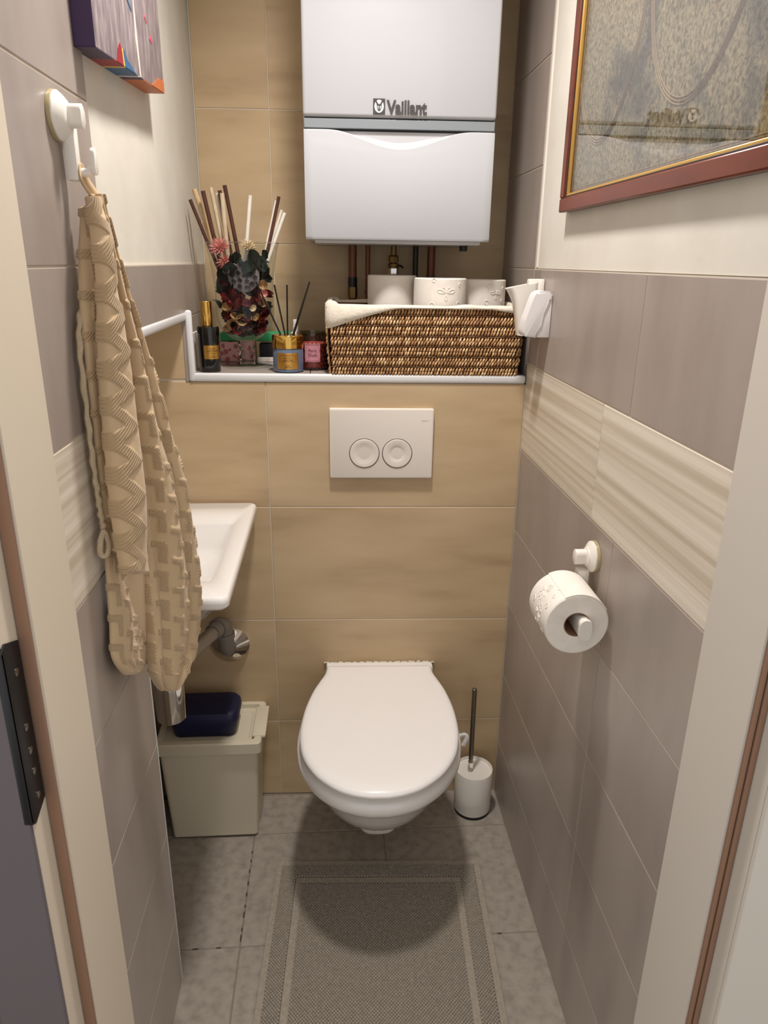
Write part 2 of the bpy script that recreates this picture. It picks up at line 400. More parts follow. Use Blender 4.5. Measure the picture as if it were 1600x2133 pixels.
# rounded plaster bead where the paint meets the full-height tiles
bm = bmesh.new(); tube(bm, [(xR + 0.007, -0.006, 1.385), (xR + 0.007, -0.006, 2.5)], 0.0065, 10); fin(bm, 'plaster_bead', 'plaster', wr)

# back walls
wb = struct(multi('wall_back', 'plaster', [(-0.40, xR + 0.03, 0.0065, 0.33, 0, 1.13)], askew=True))
wnb = struct(multi('wall_niche_back', 'plaster', [(-0.40, xL - 0.002, 0.0065, 0.33, 1.13, ZC)], askew=True))
multi('grout_bed', 'grout', [(-0.36, xR + 0.01, 0.0012, 0.0064, 0, 1.13)], askew=True, parent=wb)
multi('grout_bed', 'grout', [(-0.36, xL - 0.002, 0.0012, 0.0064, 1.13, ZC)], askew=True, parent=wnb)
zb = [0.0, 0.2367, 0.5367, 0.8367, 1.133]
for a, c in zip(zb, zb[1:]):
    tile(wb, 'beige_tile', 'y', 0.0, xR, a, c, 0.0, 1, True); tile(wb, 'beige_tile', 'y', -0.36, 0.0, a, c, 0.0, 1, True)
tile(wnb, 'beige_tile', 'y', -0.36, xL, 1.137, ZC, 0.0, 1, True)
# ledge top
for x0, x1 in ((xL, 0.10), (0.10, 0.40), (0.40, xR)):
    o = box('tile', 'grey_tile', x0 + .001, x1 - .001, 0.006, ND + 0.004, ZL - 0.018, ZL, 0.0008, 1, wb, askew=True)
wu = struct(multi('wall_upper_back', 'plaster', [(-0.30, xR + 0.08, ND + 0.0065, ND + 0.09, 1.10, 2.5)], askew=True))
multi('grout_bed', 'grout', [(-0.17, xR + 0.01, ND + 0.0012, ND + 0.0064, 1.13, 2.5)], askew=True, parent=wu)
zu = [1.1305, 1.4294, 1.7284, 2.0274, 2.3264, 2.5]
for a, c in zip(zu, zu[1:]):
    tile(wu, 'beige_tile', 'y', 0.0065, xR, a, c, ND, 1, True); tile(wu, 'beige_tile', 'y', xL, 0.0065, a, c, ND, 1, True)

# left wall with the basin niche
wl = struct(multi('wall_left', 'plaster', [(-0.46, xL - 0.0065, -0.80, YE, 0, 2.5), (-0.46, xL - 0.0055, YE, 0.40, ZC, 2.5),
                                           (-0.46, NX - 0.0065, YE, 0.10, 0, ZC)]))
multi('grout_bed', 'grout', [(xL - 0.0064, xL - 0.0012, -0.80, YE, 0, 2.5), (NX - 0.0064, NX - 0.0012, YE, 0.03, 0, ZC),
                             (xL - 0.0054, xL - 0.0012, YE, 0.33, ZC, 1.3812)], parent=wl)
for i in range(len(ZR) - 1):
    tile(wl, 'striped_tile' if i == 5 else 'grey_tile', 'x', -0.81, YE, ZR[i], ZR[i + 1], xL, -1)
    if i < 6: tile(wl, 'striped_tile' if i == 5 else 'grey_tile', 'x', YE, 0.03, ZR[i], ZR[i + 1], NX, -1)
for y0, y1 in ((YE, -0.40), (-0.40, 0.20), (0.20, 0.33)):
    tile(wl, 'grey_tile', 'x', y0, y1, ZC + 0.002, 1.3812, xL, -1)
o = box('tile', 'grey_tile', xL - 0.0075, xL - 0.0001, 0.022, 0.33, 1.132, ZC + 0.001, 0.0008, 1, wl)
# niche ceiling
multi('niche_ceiling', 'plaster', [(NX, xL - 0.006, YE, 0.03, ZC - 0.004, ZC)], parent=wl)

# trims
def qround(pts, r=0.009):
    bm = bmesh.new(); tube(bm, pts, r, 12); return bm
t1 = struct(box('trim_1', 'trim_white', xL - 0.001, xR - 0.001, -0.004, 0.008, 1.1325, ZL + 0.0018, 0.0055, 3, askew=True))
bm = bmesh.new(); bbox(bm, xL - 0.0005, xL + 0.0145, bsh(xL, -0.005), bsh(xL, 0.008), 1.133, 1.287, 0.0055, 3); t2 = struct(fin(bm, 'trim_2', 'trim_white'))
bm = bmesh.new(); bbox(bm, xL - 0.010, xL + 0.004, YE, bsh(xL, 0.006), ZC - 0.003, ZC + 0.014, 0.005, 3); t3 = struct(fin(bm, 'trim_3', 'trim_white'))
bm = bmesh.new(); bbox(bm, xL - 0.006, xL + 0.0006, YE - 0.0005, YE + 0.0025, 0.0, ZC, 0.0006, 1); t4 = struct(fin(bm, 'trim_4', 'trim_white'))

# door frame
door = struct(bpy.data.objects.new('door_1', None)); COL.objects.link(door)
bm = bmesh.new(); prism(bm, [(-0.24, -0.80), (-0.166, -0.80), (-0.166, -0.917), (-0.183, -0.917), (-0.183, -0.957), (-0.26, -0.957), (-0.26, -0.90)], 'z', 0, 2.06, 0); fin(bm, 'jamb', 'jamb', door, smooth=False)
bm = bmesh.new(); prism(bm, [(0.66, -0.89), (0.5845, -0.89), (0.5845, -0.999), (0.601, -0.999), (0.601, -1.028), (0.70, -1.028), (0.70, -0.95)], 'z', 0, 2.06, 0); fin(bm, 'jamb', 'jamb_cool', door, smooth=False)
bm = bmesh.new(); prism(bm, [(-0.26, -0.80), (-0.26, -0.957), (0.70, -1.028), (0.70, -0.89)], 'z', 2.0, 2.06, 0); fin(bm, 'header', 'jamb', door, smooth=False)
box('seal', 'seal_brown', -0.1815, -0.1685, -0.9215, -0.9168, 0, 2.0, 0.002, 2, door)
bm = bmesh.new(); bbox(bm, 0.587, 0.5925, -1.0035, -0.9988, 0, 2.0, 0.0015, 2); bbox(bm, 0.594, 0.6005, -1.0045, -0.9988, 0, 2.0, 0.0015, 2); fin(bm, 'seal', 'seal_brown', door)
bm = bmesh.new(); prism(bm, [(-0.953, 0.80), (-0.9225, 0.812), (-0.9225, 1.012), (-0.953, 1.024), (-0.963, 1.018), (-0.963, 0.806)], 'x', -0.1832, -0.1812, 0.0004)
bbox(bm, -0.1900, -0.1812, -0.9635, -0.9572, 0.806, 1.018, 0.002, 2)
sp = fin(bm, 'strike_plate', 'dark_steel', door)
for z, h in ((0.983, .012), (0.915, .012), (0.885, .010), (0.858, .008), (0.826, .012)):
    bm = bmesh.new(); lathe(bm, [(0.0045, 0), (0.0045, 0.0006), (0.003, 0.001)], 14)
    for v_ in bm.verts: v_.co = Vector((-0.1812 + v_.co.z, -0.938 + v_.co.x, z + v_.co.y))
    fin(bm, 'screw', 'brushed_steel', sp)
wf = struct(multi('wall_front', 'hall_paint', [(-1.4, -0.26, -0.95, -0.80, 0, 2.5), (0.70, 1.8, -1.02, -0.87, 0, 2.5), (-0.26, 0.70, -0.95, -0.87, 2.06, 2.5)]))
# hall-side casing of the left jamb (greyish purple paint)
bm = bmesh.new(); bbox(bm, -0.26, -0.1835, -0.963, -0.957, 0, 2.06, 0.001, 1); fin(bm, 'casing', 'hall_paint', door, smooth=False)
bm = bmesh.new(); bbox(bm, 0.6012, 0.70, -1.034, -1.028, 0, 2.06, 0.001, 1); fin(bm, 'casing', 'jamb_cool', door, smooth=False)

# ceiling lamp body (above the picture)
lamp = thing('ceiling_lamp', 'round white ceiling lamp above the toilet', 'lamp', (LX, LY, 2.5))
bm = bmesh.new(); lathe(bm, [(0.0, 0), (0.05, 0), (0.05, -0.02), (0.02, -0.03), (0.012, -0.06), (0.0, -0.06)], 24, cap0=False, cap1=False); fin(bm, 'base', 'white_plastic', lamp)
m, nt, p = newmat('lit_diffuser'); p.inputs['Emission Color'].default_value = (1, .95, .9, 1); p.inputs['Emission Strength'].default_value = 4.0
bm = bmesh.new(); lathe(bm, [(0.0001, -0.058), (0.03, -0.060), (0.056, -0.072), (0.064, -0.090), (0.0001, -0.092)], 32, cap0=False, cap1=False); fin(bm, 'diffuser', 'lit_diffuser', lamp)

# ------------------------------------------------------------------ boiler
BF = 0.03
boiler = thing('boiler', 'white wall-hung gas boiler with silver band and curved lower flap', 'boiler', (0, 0, 0))
bx0, bx1 = 0.0955, 0.4945
box('casing', 'boiler_side', bx0 + 0.001, bx1 - 0.001, BF + 0.012, ND - 0.004, 1.436, 2.20, 0.004, 2, boiler, askew=True)
o = box('upper_panel', 'white_enamel', bx0, bx1, BF, BF + 0.02, 1.6705, 2.20, 0.007, 3, boiler, askew=True)
box('band', 'silver_band', bx0 + 0.002, bx1 - 0.002, BF + 0.004, BF + 0.02, 1.650, 1.668, 0.001, 1, boiler, askew=True)
box('band_gap', 'black_plastic', bx0 + 0.003, bx1 - 0.003, BF + 0.010, BF + 0.021, 1.646, 1.672, 0, 1, boiler, askew=True)
# lower flap with the sagging top edge
bm = bmesh.new(); N = 48; za = 1.4345; zt = 1.6475
def sag(t):
    s_ = max(0.0, min(1.0, (t - 0.08) / 0.84)); return 0.018 * (0.5 - 0.5 * math.cos(2 * PI * s_))
def sag2(t):
    s_ = max(0.0, min(1.0, (t - 0.10) / 0.80)); return 0.033 * (0.5 - 0.5 * math.cos(2 * PI * s_)) ** 1.15
for y_off, zf, nm in ((0, sag2, 'lower_flap'),):
    rings = []
    for i in range(N + 1):
        t = i / N; x = bx0 + 0.001 + (bx1 - bx0 - 0.002) * t
        e_ = 0.004 if i in (0, N) else 0.0
        ring = [(x, BF + 0.02, za), (x, BF + 0.006, za), (x, BF + 0.002 + e_, za + 0.001), (x, BF + e_, za + 0.006), (x, BF + e_, zt - zf(t) - 0.004), (x, BF + 0.0015 + e_, zt - zf(t)),
                (x, BF + 0.008 + 0.5 * (zf(t) - sag(t)), zt - sag(t)), (x, BF + 0.02 + 0.4 * zf(t), zt - sag(t) + 0.001)]
        rings.append([B(*p_) for p_ in ring])
    loft(bm, rings)
fin(bm, 'lower_flap', 'white_enamel', boiler, angle=50)
box('grip_recess', 'recess_shade_grey', bx0 + 0.02, bx1 - 0.02, BF + 0.028, BF + 0.03, 1.61, 1.652, 0, 1, boiler, askew=True)
box('bottom_tray', 'boiler_side', bx0 + 0.02, bx1 - 0.015, BF + 0.03, ND - 0.03, 1.4285, 1.4375, 0.001, 1, boiler, askew=True)
# wordmark and emblem
ctr = 0.2895; zt0 = 1.6765; s_ = 0.0345
TM = lambda x, z, y: Matrix.Translation((x, bsh(x, y), z)) @ Matrix.Rotation(BS, 4, 'Z') @ FACING
text('Vaillant', s_, 0.0016, 'logo_grey', 'wordmark', boiler, TM(ctr - 0.0215, zt0 + 0.0015, BF - 0.0012), 0.0010, 'LEFT', 0.79)
box('emblem', 'logo_grey', ctr - 0.0505, ctr - 0.026, BF - 0.0015, BF + 0.001, zt0, zt0 + 0.0285, 0.0005, 1, boiler, askew=True)
emb = boiler.children[-1]
bm = bmesh.new()
prism(bm, [(ctr - 0.0383 + 0.0095 * math.sin(a) , zt0 + 0.0142 - 0.0118 * math.cos(a)) for a in [2 * PI * k / 28 for k in range(28)]], 'y', BF - 0.0021, BF - 0.0014)
for v_ in bm.verts: v_.co.y = bsh(v_.co.x, v_.co.y)
fin(bm, 'egg', 'logo_white', emb, smooth=False)
bm = bmesh.new()
def pol(pts): 
    prism(bm, [(ctr - 0.0383 + x * 0.001, zt0 + z * 0.001) for x, z in pts], 'y', BF - 0.0026, BF - 0.0020)
pol([(-8.5, 25.5), (-6.5, 26.5), (-1.6, 18), (0, 19), (1.6, 18), (6.5, 26.5), (8.5, 25.5), (5, 17), (4.6, 12), (3.2, 7.5), (0, 5), (-3.2, 7.5), (-4.6, 12), (-5, 17)])
for v_ in bm.verts: v_.co.y = bsh(v_.co.x, v_.co.y)
fin(bm, 'hare_head', 'logo_grey', emb, smooth=False)
bm = bmesh.new()
for sx in (-1, 1): pol([(sx * 1.0, 14), (sx * 3.0, 15), (sx * 3.2, 12), (sx * 1.8, 8)])
for v_ in bm.verts: v_.co.y = bsh(v_.co.x, v_.co.y - 0.0005)
fin(bm, 'hare_face', 'logo_white', emb, smooth=False)

# pipes under the boiler
def pipe(name, m, label, x, rad, z0, z1, y=0.245, cat='pipe'):
    bm = bmesh.new(); tube(bm, [B(x, y, z0), B(x, y, z1)], rad, 18); t_ = thing(name, label, cat, B(x, y, z0)); t_.location = B(x, y, z0)
    for v_ in bm.verts: v_.co -= Vector(t_.location)
    fin(bm, 'pipe', m, t_); return t_
def nut(t_, prof, m, segs=6):
    bm = bmesh.new(); lathe(bm, prof, segs); return fin(bm, 'fitting', m, t_, angle=30)
PB, PT = ZL + 0.001, 1.4285
t_ = pipe('copper_pipe', 'copper', 'thick copper pipe at far left under the boiler with brass nut', 0.203, 0.0102, PB, PT)
nut(t_, [(0.0, .155), (0.012, .155), (0.012, .18), (0.0, .18)], 'brass_dark'); nut(t_, [(0, .18), (0.0115, .18), (0.0115, .203), (0, .203)], 'black_plastic', 20)
t_ = pipe('copper_pipe', 'copper', 'thin copper pipe left of the chrome valve under the boiler', 0.2405, 0.006, PB, PT)
nut(t_, [(0, .165), (0.0075, .165), (0.0075, .172), (0, .172)], 'copper', 16)
t_ = pipe('gas_valve', 'brass_dark', 'brass and chrome gas valve hanging under the boiler', 0.3037, 0.0068, PB, PT, cat='valve')
nut(t_, [(0, .205), (0.0135, .205), (0.0135, .225), (0, .225)], 'chrome', 6); nut(t_, [(0, .19), (0.020, .19), (0.020, .202), (0, .202)], 'brushed_steel', 24)
nut(t_, [(0, .225), (0.0128, .225), (0.0135, .236), (0.010, .238), (0, .238)], 'brass_dark', 24); nut(t_, [(0, .240), (0.012, .240), (0.0125, .252), (0.010, .256), (0, .256)], 'brass_dark', 8)
bm = bmesh.new(); tube(bm, spline([(0.008, -0.004, .232), (0.018, -0.006, .231), (0.024, -0.006, .226)]), 0.0022, 8); fin(bm, 'lever', 'black_plastic', t_)
t_ = pipe('black_pipe', 'black_plastic', 'black insulated pipe right of the chrome valve', 0.358, 0.0068, PB, PT)
t_ = pipe('copper_pipe', 'copper', 'thick copper pipe on the right under the boiler', 0.3967, 0.0098, PB, PT)
nut(t_, [(0, .19), (0.0115, .19), (0.0115, .208), (0, .208)], 'black_plastic', 20)
bm = bmesh.new(); lathe(bm, [(0, 0), (0.009, 0), (0.0095, 0.012), (0.007, 0.0135), (0, 0.0135)], 12); o = fin(bm, 'drain_knob', 'black_plastic', boiler, angle=30); o.location = B(0.457, 0.14, 1.4165)

# ------------------------------------------------------------------ flush plate
fp = thing('flush_plate', 'white dual flush plate on the beige wall above the toilet', 'flush plate')
PX0, PX1, PZ0, PZ1 = 0.1425, 0.3815, 0.912, 1.0755
bm = bmesh.new(); rings = []
for t, off in ((0.0, 0.0), (0.010, 0.0), (0.0125, 0.0012), (0.013, 0.003)):
    rings.append([B(x, -t, z) for x, z in rrect(PX1 - PX0 - 2 * off, PZ1 - PZ0 - 2 * off, 0.003, 3, (PX0 + PX1) / 2, (PZ0 + PZ1) / 2)])
loft(bm, rings); fin(bm, 'plate', 'plate_plastic', fp)
for cx, dish, dd in ((0.2225, 0.0265, 0.0032), (0.2985, 0.0205, 0.0042)):
    cz = 0.972
    bm = bmesh.new(); lathe(bm, [(0.0345, 0.0), (0.0345, 0.0006), (0.0335, 0.0006), (0.0335, 0)], 48, cap0=False, cap1=False)
    for v_ in bm.verts: v_.co = Vector(B(cx + v_.co.x, -0.0129 - v_.co.z, cz + v_.co.y))
    b_ = bmesh.new(); bm.free()
    prof = [(0.0342, 0.0128), (0.0336, 0.0128), (0.0333, 0.0142), (0.0325, 0.0150), (dish + 0.001, 0.0152)]
    for k in range(1, 9):
        a = k / 8; prof.append((dish * (1 - a) + 0.0001 * a, 0.0150 - dd * (1 - (1 - a) ** 2) * 0.9))
    lathe(b_, prof, 48, cap0=False)
    for v_ in b_.verts: v_.co = Vector(B(cx + v_.co.x, -v_.co.z, cz + v_.co.y))
    bt = fin(b_, 'button', 'plate_plastic', fp, angle=30)
    b_ = bmesh.new(); lathe(b_, [(0.0352, 0.0131), (0.0352, 0.01325), (0.0338, 0.01325), (0.0338, 0.0131)], 64, cap0=False, cap1=False)
    for v_ in b_.verts: v_.co = Vector(B(cx + v_.co.x, -v_.co.z, cz + v_.co.y))
    fin(b_, 'gap_ring', 'dark_gap', bt)
text('GEBERIT', 0.0048, 0.0002, 'plate_plastic', 'embossed_mark', fp, TM(0.361, 1.0478, -0.0131), 0.0001)

# ------------------------------------------------------------------ toilet
toilet = thing('toilet', 'white wall-hung toilet with closed lid under the flush plate', 'toilet')
def cxl(y): return 0.264 + 0.060 * y
OUT = [(0.0, 0.134), (-0.035, 0.136), (-0.08, 0.149), (-0.125, 0.161), (-0.20, 0.1725), (-0.28, 0.1755), (-0.34, 0.169), (-0.38, 0.1585), (-0.42, 0.139), (-0.45, 0.117), (-0.48, 0.084), (-0.497, 0.050), (-0.505, 0.018)]
def outline(grow=0.0, tip=0.0, y0=-0.005, hs=1.0, n=44):
    """closed outline (list of local x offset, y) ; tip moves the front"""
    pts = [Vector((hw, y, 0)) for y, hw in OUT]; sp_ = spline(pts, 6)
    L = 0.506; out = []
    for v_ in sp_:
        f = (-v_.y) / L
        out.append((max(0.0, (v_.x + grow) * hs), y0 + v_.y * (1 + (tip + y0) / -L) if tip else v_.y + y0 * (1 - f) - grow * f))
    right = out; left = [(-x, y) for x, y in reversed(out)]
    return right + left
def tring(z, **kw):
    return [B(cxl(y) + x, y, z) for x, y in outline(**kw)]
def scaled(z, hs, tip, back=-0.0):
    """ring with half-width scale and front tip y"""
    pts = [Vector((hw, y, 0)) for y, hw in OUT]; sp_ = spline(pts, 6); r_ = []
    R_ = [(v_.x * hs, back + (v_.y) * ((-tip + back) / 0.506)) for v_ in sp_]
    return [B(cxl(y) + x, y, z) for x, y in R_ + [(-x, y) for x, y in reversed(R_)]]
bm = bmesh.new()
loft(bm, [scaled(0.112, .33, -.238), scaled(0.115, .40, -.254), scaled(0.123, .47, -.274), scaled(0.150, .57, -.305), scaled(0.185, .67, -.343),
          scaled(0.23, .77, -.388), scaled(0.275, .85, -.421), scaled(0.312, .905, -.444), scaled(0.322, .925, -.452), scaled(0.326, .95, -.458), scaled(0.335, .985, -.470), scaled(0.35, 1.025, -.484),
          scaled(0.366, 1.05, -.492), scaled(0.377, 1.045, -.491), scaled(0.3845, 1.02, -.484), scaled(0.386, .98, -.472)])
fin(bm, 'bowl', 'ceramic', toilet, angle=50)
bm = bmesh.new()
def sell(rx, ry, z, cy=-0.170):
    o_ = []
    for k in range(40):
        a = 2 * PI * k / 40; c_, s2 = math.cos(a), math.sin(a); y = cy + ry * math.copysign(abs(s2) ** .65, s2)
        o_.append(B(cxl(y) + rx * math.copysign(abs(c_) ** .65, c_), y, z))
    return o_
loft(bm, [sell(.040, .066, .079), sell(.049, .075, .082), sell(.053, .079, .090), sell(.055, .082, .118), sell(.055, .082, .140)])
fin(bm, 'outlet_foot', 'ceramic', toilet, angle=50)
bm = bmesh.new(); loft(bm, [scaled(0.3855, .945, -.470, -.03), scaled(0.397, .955, -.474, -.03), scaled(0.401, .94, -.468, -.03)]); fin(bm, 'seat', 'seat_plastic', toilet)
bm = bmesh.new()
dome = [scaled(0.4005, .965, -.482, -.03), scaled(0.4025, .99, -.493, -.028), scaled(0.408, 1.0, -.498, -.026), scaled(0.413, .998, -.497, -.026), scaled(0.4175, .982, -.490, -.028), scaled(0.4198, .95, -.477, -.03), scaled(0.4206, .90, -.462, -.04),
        scaled(0.4200, .80, -.425, -.07), scaled(0.4192, .70, -.390, -.10), scaled(0.4186, .55, -.345, -.14), scaled(0.4184, .35, -.290, -.19), scaled(0.4184, .12, -.235, -.225)]
loft(bm, dome); fin(bm, 'lid', 'seat_plastic', toilet, angle=60)
bm = bmesh.new(); bbox(bm, 0.128, 0.400, -0.030, -0.001, 0.386, 0.414, 0.004, 2)
for v_ in bm.verts: v_.co.y = bsh(v_.co.x, v_.co.y)
fin(bm, 'hinge_block', 'seat_plastic', toilet)
bm = bmesh.new()
for k in range(16):
    x = 0.128 + 0.274 * k / 15; w_ = random.uniform(.004, .009)
    tube(bm, [B(x - w_, -0.003, 0.4125 + random.uniform(-.001, .002)), B(x + w_, -0.003, 0.4125 + random.uniform(-.001, .002))], random.uniform(.002, .004), 6)
fin(bm, 'silicone_bead', 'cream_plastic', toilet)
# rim block clip
rb = tag(None or (lambda bm: (tube(bm, spline([(0.430, -0.262, 0.380), (0.4405, -0.264, 0.384), (0.4455, -0.265, 0.379), (0.4445, -0.265, 0.370), (0.4385, -0.264, 0.354)]), 0.0016, 8, sq=3.0), fin(bm, 'rim_block_clip', 'cool_plastic'))[1])(bmesh.new()),
         'small white hook clipped over the right rim of the toilet bowl', 'clip')

# ------------------------------------------------------------------ toilet brush
tb = thing('toilet_brush', 'white toilet brush holder with steel handle beside the toilet', 'toilet brush', (0.514, -0.066, 0))
bm = bmesh.new(); lathe(bm, [(0, 0.006), (0.045, 0.006), (0.0485, 0.010), (0.0495, 0.06), (0.0495, 0.128), (0.0485, 0.131), (0.0465, 0.131), (0.0460, 0.125), (0.0455, 0.1235), (0.007, 0.1225), (0, 0.1225)], 40, cap0=False, cap1=False); fin(bm, 'holder', 'white_plastic', tb)
bm = bmesh.new(); lathe(bm, [(0, 0.0), (0.0475, 0.0), (0.0475, 0.0065), (0, 0.0065)], 40, cap0=False, cap1=False); fin(bm, 'base_ring', 'black_plastic', tb)
bm = bmesh.new(); tube(bm, [(-0.010, 0, 0.150), (-0.012, 0, 0.372), (-0.012, 0, 0.3745)], [0.0062, 0.0062, 0.004], 16); fin(bm, 'handle', 'brushed_steel', tb)
bm = bmesh.new(); tube(bm, [(-0.010, 0, 0.1225), (-0.010, 0, 0.152)], 0.0068, 16); fin(bm, 'handle_collar', 'solid_glass', tb)

# ------------------------------------------------------------------ bath mat
mt_ = thing('bath_mat', 'grey-beige woven bath mat with bordered frame on the floor', 'bath mat', (0.005, -0.226, 0.0), (0, 0, -0.05))
MW, ML = 0.492, 0.70
bm = bmesh.new(); bbox(bm, 0, MW, -ML, 0, 0.0, 0.004, 0.0015, 2); fin(bm, 'backing', 'mat_backing', mt_)
bm = bmesh.new()
for a, b_ in (((0, 0.014), (0.0065, 0.014)), ((0.050, 0.066), (0.0065, 0.014))):
    i0, i1 = a
    for x0, x1, y0, y1 in ((i0, MW - i0, -i1, -i0), (i0, MW - i0, -ML + i0, -ML + i1), (i0, i1, -ML + i1, -i1), (MW - i1, MW - i0, -ML + i1, -i1)):
        bbox(bm, x0, x1, y0, y1, 0.0036, 0.0052, 0.0006, 1)
fin(bm, 'flat_band', 'mat_cotton', mt_)
verts, faces = [], []
def nub(x, y, s_, h):
    k = len(verts)
    for z, q_ in ((0.0035, 1.0), (0.0035 + h * .7, .78), (0.0035 + h, .4)):
        verts.extend([(x + s_ * q_, y, z), (x, y + s_ * q_, z), (x - s_ * q_, y, z), (x, y - s_ * q_, z)])
    for r_ in (0, 4):
        for i in range(4): faces.append((k + r_ + i, k + r_ + (i + 1) % 4, k + r_ + 4 + (i + 1) % 4, k + r_ + 4 + i))
    faces.append((k + 8, k + 9, k + 10, k + 11))
P_ = 0.0068; j = 0; y = -0.016
while y > -ML + 0.016:
    x = 0.016 + (P_ / 2 if j % 2 else 0)
    while x < MW - 0.016:
        dd = min(x, MW - x, -y, ML + y)
        if not (0.0490 < dd < 0.0670): nub(x, y, P_ * 0.47, 0.0042 * random.uniform(.85, 1.15))
        x += P_
    y -= P_ * 0.56; j += 1
me = bpy.data.meshes.new('nub_pile'); me.from_pydata(verts, [], faces); me.polygons.foreach_set('use_smooth', [True] * len(me.polygons)); o = link('nub_pile', me, 'mat_cotton', mt_); o['kind'] = 'stuff'

# ------------------------------------------------------------------ wash basin
sink = thing('wash_basin', 'small white rectangular wash basin in the left niche', 'wash basin')
SX0, SX1, SY0, SY1 = NX + 0.001, -0.030, -0.500, 0.012
def srr(x0, x1, y0, y1, r_, z): return [(x, y, z) for x, y in rrect(x1 - x0, y1 - y0, r_, 6, (x0 + x1) / 2, (y0 + y1) / 2)]
bm = bmesh.new()
loft(bm, [srr(-0.27, -0.12, -0.38, -0.08, .03, .73), srr(-0.30, -0.085, -0.42, -0.04, .03, .765), srr(SX0, -0.05, -0.478, SY1, .02, .822), srr(SX0, SX1 - .004, SY0 + .004, SY1, .016, .826), srr(SX0, SX1, SY0, SY1, .016, .832),
          srr(SX0, SX1, SY0, SY1, .016, .844), srr(SX0, SX1 - .003, SY0 + .003, SY1 - .002, .014, .849), srr(SX0, SX1 - .008, SY0 + .008, SY1 - .004, .012, .8505),
          srr(-0.272, -0.066, -0.405, -0.118, .012, .848), srr(-0.270, -0.070, -0.400, -0.122, .014, .844), srr(-0.258, -0.086, -0.372, -0.138, .022, .800), srr(-0.245, -0.100, -0.35, -0.15, .025, .785), srr(-0.19, -0.15, -0.27, -0.23, .012, .780)])
fin(bm, 'basin', 'ceramic', sink, angle=55)
bm = bmesh.new(); lathe(bm, [(0, 0), (0.022, 0), (0.022, 0.003), (0.016, 0.0035), (0.012, 0.001), (0, 0.001)], 28, (-0.17, -0.25, 0.780), cap0=False, cap1=False); fin(bm, 'waste', 'chrome', sink)
# trap
trap = thing('bottle_trap', 'chrome bottle trap with grey drain pipe under the basin', 'drain trap')
TX, TY = -0.207, -0.25
bm = bmesh.new(); lathe(bm, [(0, .442), (0.028, .442), (0.031, .445), (0.031, .575), (0.028, .580), (0.020, .582), (0.0165, .585), (0.0165, .7285), (0, .7285)], 36, (TX, TY, 0), cap0=False, cap1=False); fin(bm, 'trap_body', 'chrome', trap)
bm = bmesh.new(); tube(bm, [(TX, TY, .553), (-0.130, -0.060, .556)], 0.0165, 20); fin(bm, 'outlet_pipe', 'galv_pipe', trap)
el = spline([(-0.139, -0.080, .556), (-0.126, -0.050, .557), (-0.120, -0.036, .551), (-0.118, -0.032, .534), (-0.117, -0.030, .508), (-0.116, -0.022, .482), (-0.116, 0.008, .470)], 6)
bm = bmesh.new(); tube(bm, el, 0.020, 20); fin(bm, 'elbow', 'grey_pipe', trap)
for a, c in ((0.02, 5), (0.02, 20)):
    bm = bmesh.new(); p0, p1 = el[c - 1], el[c + 2]; tube(bm, [p0, p1], 0.0235, 20); fin(bm, 'socket_ring', 'grey_pipe', trap)
fl = tag((lambda bm: (lathe(bm, [(0.019, 0.028), (0.026, 0.022), (0.044, 0.010), (0.050, 0.003), (0.050, 0.0)], 40, cap0=False), fin(bm, 'wall_rosette', 'chrome'))[1])(bmesh.new()), 'round chrome rosette on the beige wall around the drain pipe', 'rosette')
fl.rotation_euler = (PI / 2, 0, BS); fl.location = B(-0.116, 0.0, 0.468)
av = thing('angle_valve', 'dull brass angle valve behind the towel under the basin', 'valve', (-0.182, 0.0, 0.600))
bm = bmesh.new(); tube(bm, [(0, 0.018, 0), (0, -0.02, 0)], 0.011, 14); tube(bm, [(0, -0.012, 0), (0, -0.012, 0.05)], 0.007, 12); fin(bm, 'valve_body', 'brass_dark', av)
bm = bmesh.new(); tube(bm, [(0, -0.02, 0), (0.002, -0.045, 0.0)], [0.012, 0.014], 8); fin(bm, 'valve_knob', 'brushed_steel', av)

# ------------------------------------------------------------------ lidded bin and navy box
bin_ = thing('lidded_bin', 'cream plastic bin with hinged lid standing under the basin', 'bin', (-0.157, -0.065, 0))
def brr(hx, hy, r_, z, cx=0, cy=0): return [(x, y, z) for x, y in rrect(2 * hx, 2 * hy, r_, 5, cx, cy)]
bm = bmesh.new(); loft(bm, [brr(.100, .066, .008, .004), brr(.106, .072, .010, .008), brr(.1185, .082, .012, .268), brr(.1185, .082, .012, .27)]); fin(bm, 'tub', 'cream_plastic', bin_)
bm = bmesh.new(); loft(bm, [brr(.098, .064, .008, 0), brr(.098, .064, .008, .005)]); fin(bm, 'foot', 'black_plastic', bin_)
bm = bmesh.new(); hx, hy = .1265, .0885; 
loft(bm, [brr(hx - .003, hy - .003, .010, .264), brr(hx, hy, .012, .266), brr(hx, hy, .012, .293), brr(hx - .003, hy - .003, .011, .2965), brr(hx - .016, hy - .016, .008, .2965), brr(hx - .0175, hy - .0175, .007, .286), brr(hx - .032, hy - .032, .006, .286), brr(hx - .033, hy - .033, .006, .2845), brr(.02, .02, .005, .2845)])
lidb = fin(bm, 'lid', 'cream_plastic', bin_, angle=35)
bm = bmesh.new(); bbox(bm, .103, .136, -.062, .062, .2905, .2995, .003, 2); fin(bm, 'latch', 'cream_plastic', lidb)
nb = thing('navy_box', 'dark navy plastic wipes box lying on the cream bin lid', 'box', (-0.171, -0.066, 0.2848))
bm = bmesh.new(); loft(bm, [brr(.070, .040, .012, 0), brr(.074, .043, .016, .003), brr(.081, .050, .02, .040), brr(.081, .050, .02, .042)]); fin(bm, 'base', 'navy_plastic', nb)
